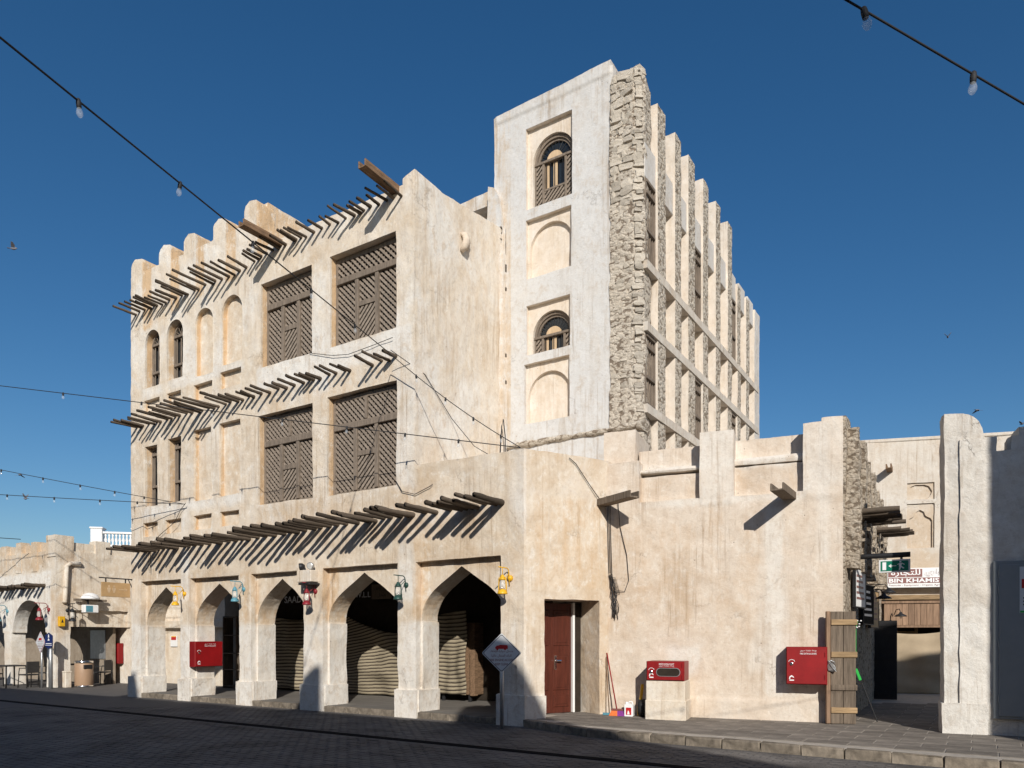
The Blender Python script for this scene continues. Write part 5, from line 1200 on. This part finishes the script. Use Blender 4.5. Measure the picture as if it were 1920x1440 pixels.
# ================================================================== CAFE CORNER
t = thing('litter_bin', 'cylindrical tan litter bin with steel rims in front of the cafe porch', 'litter bin', F1, (-18.42, 1.45, 0))
build('drum', MB().lathe([(.275, .06), (.28, .07), (.28, .80), (.275, .81)], n=28), M_BIN, t, True); build('rim', MB().lathe([(.285, .81), (.285, .88), (.25, .90)], n=28), M_CHROME, t, True); build('foot_ring', MB().lathe([(.265, 0), (.285, .01), (.285, .06)], n=28), M_CHROME, t, True); build('mouth', MB().bbox(.18, .292, -.14, .14, .62, .76, .01), M_BLACK, t)
t = thing('stub_bollard', 'short plaster stub post against the cafe corner', 'bollard', F1, (-18.52, .95, 0)); build('post', MB().bbox(-.11, .11, -.1, .1, 0, .52, .02), M_CAFE, t); build('cap', MB().bbox(-.12, .12, -.11, .11, .50, .56, .02), M_CAFE, t)
t = thing('satellite_lamp', 'white dome lamp and small white floodlight on a cafe wall arm', 'lamp', F1, (-18.80, 1.25, 2.98), R(90)); build('arm', MB().bbox(.0, 1.1, -.16, -.08, -.05, .03, .01), M_PLANK, t); build('dome', MB().lathe([(.30, 0), (.30, .04), (.22, .16), (.08, .22)], (.5, -.2, .02), 16), M_WHITE, t, True)
build('floodlight', MB().bbox(.25, .72, -.34, -.1, -.45, -.18, .02), M_WHITE, t); build('lens', MB().box(.29, .52, -.345, -.3405, -.42, -.21), M_BLUE, t); build('stem', MB().bbox(.4, .46, -.2, -.16, -.2, .0, .004), M_BLACK, t)
t = thing('yellow_box', 'small yellow meter box on the cafe corner', 'meter box', F1, (-18.80, .88, 2.22), R(90)); build('box', MB().bbox(-.09, .09, -.13, 0, -.17, .17, .01), M_YEL, t); build('mark', MB().prism([(-.04, -.04), (.04, -.04), (0, .08)], -.134, -.1305), M_BLKINK, t)
def chair(label, fr, xyz, rot):
    t = thing('cafe_chair', label, 'chair', fr, xyz, rot, 'cafe chairs and stools'); build('seat', MB().bbox(-.22, .22, -.22, .22, .42, .46, .012), M_CHAIR, t); b = MB().bbox(-.22, .22, .18, .215, .50, .88, .012); build('backrest', b, M_CHAIR, t)
    for sx in (-.2, .2):
        for sy in (-.2, .2): build('leg', MB().tube([(sx, sy, .44 if sy < 0 else .88), (sx*1.03, sy*.98, .44), (sx*1.1, sy*1.12, 0)], .017, 7), M_CHAIR, t, True)
        build('armrest', MB().tube([(sx*1.1, .2, .66), (sx*1.1, -.15, .66), (sx*1.06, -.2, .44)], .015, 6), M_CHAIR, t, True)
    return t
def table(label, fr, xyz, rot, L=.75):
    t = thing('cafe_table', label, 'table', fr, xyz, rot); build('top', MB().bbox(-L/2, L/2, -.36, .36, .71, .745, .008), M_CHAIR, t)
    for sx in (-1, 1):
        for sy in (-.3, .3): build('leg', MB().tube([(sx*(L/2-.08), sy, .71), (sx*(L/2-.02), sy*1.1, 0)], .025, 7), M_CHAIR, t, True)
table('dark cafe table under the white arch pier', F1, (-20.4, .05, 0), 0, 1.0)
chair('dark woven cafe chair beside the diamond sign', F1, (-19.55, .25, 0), R(-80)); chair('dark woven cafe chair at the table end away from the signs', F1, (-21.2, -.15, 0), R(100)); chair('dark woven cafe chair inside the white arch', F1, (-20.5, 1.3, 0), R(20)); chair('dark woven chair in the shaded cafe porch', F1, (-19.3, 2.55, 0), R(-60))
table('dark cafe table inside the white arch', F1, (-20.0, 1.9, 0), 0, .8)

# ================================================================== PIGEONS
def pigeon(label, P, rz, flap, s=1.):
    s *= .55
    t = thing('pigeon', label, 'bird', None, tuple(P), rz); t.scale = (s, s, s); prof = [(.004, -.02), (.012, 0), (.024, .03), (.027, .045)]
    mb = MB(); xs = [(-.17, .006, .0), (-.13, .02, .0), (-.06, .045, -.005), (.0, .055, -.01), (.06, .048, -.004), (.10, .03, .01), (.13, .027, .022), (.155, .018, .022), (.175, .004, .016)]
    mb.tube([(x_, 0, z_) for x_, r_, z_ in xs], [r_ for x_, r_, z_ in xs], 9)
    mb.add([(-.12, -.02, .0), (-.25, -.055, .0), (-.25, .055, .0), (-.12, .02, .0), (-.12, -.02, -.012), (-.25, -.055, -.008), (-.25, .055, -.008), (-.12, .02, -.012)], [(0, 3, 2, 1), (4, 5, 6, 7), (0, 1, 5, 4), (1, 2, 6, 5), (2, 3, 7, 6), (3, 0, 4, 7)])
    build('body', mb, M_BIRD, t, True)
    for q in (-1, 1):
        w = MB(); pts = [(.06, .03), (.10, .14), (.05, .30), (-.02, .33), (-.06, .18), (-.08, .04)]; a = flap
        w.prism([(p[0], p[1]*q) for p in (pts if q > 0 else pts[::-1])], -.004, .004, 'z'); o = build('wing', w, M_BIRD, t); o.rotation_euler = (a*q, 0, 0); o.location = (0, 0, .02)
for px, py, Y, rz, fl, sz in ((25, 466, 19, .3, .6, 1.), (37, 890, 24, 2.6, -.5, 1.), (48, 935, 24, 2.8, 1.0, 1.), (1777, 632, 26, 1.0, .9, 1.), (1833, 769, 22, .4, -.4, 1.), (1916, 795, 30, 2.0, .5, 1.)):
    pigeon({466: 'pigeon with raised wings high beside the arcaded house', 890: 'pigeon with drooped wings between the two cafe festoons', 935: 'pigeon with upright wings below the cafe festoons', 632: 'pigeon flying high beyond the tall house roof', 769: 'pigeon with drooped wings above the end wall', 795: 'pigeon flying low past the notched wall'}[py], pxp(px, py, Y), rz, fl, sz)
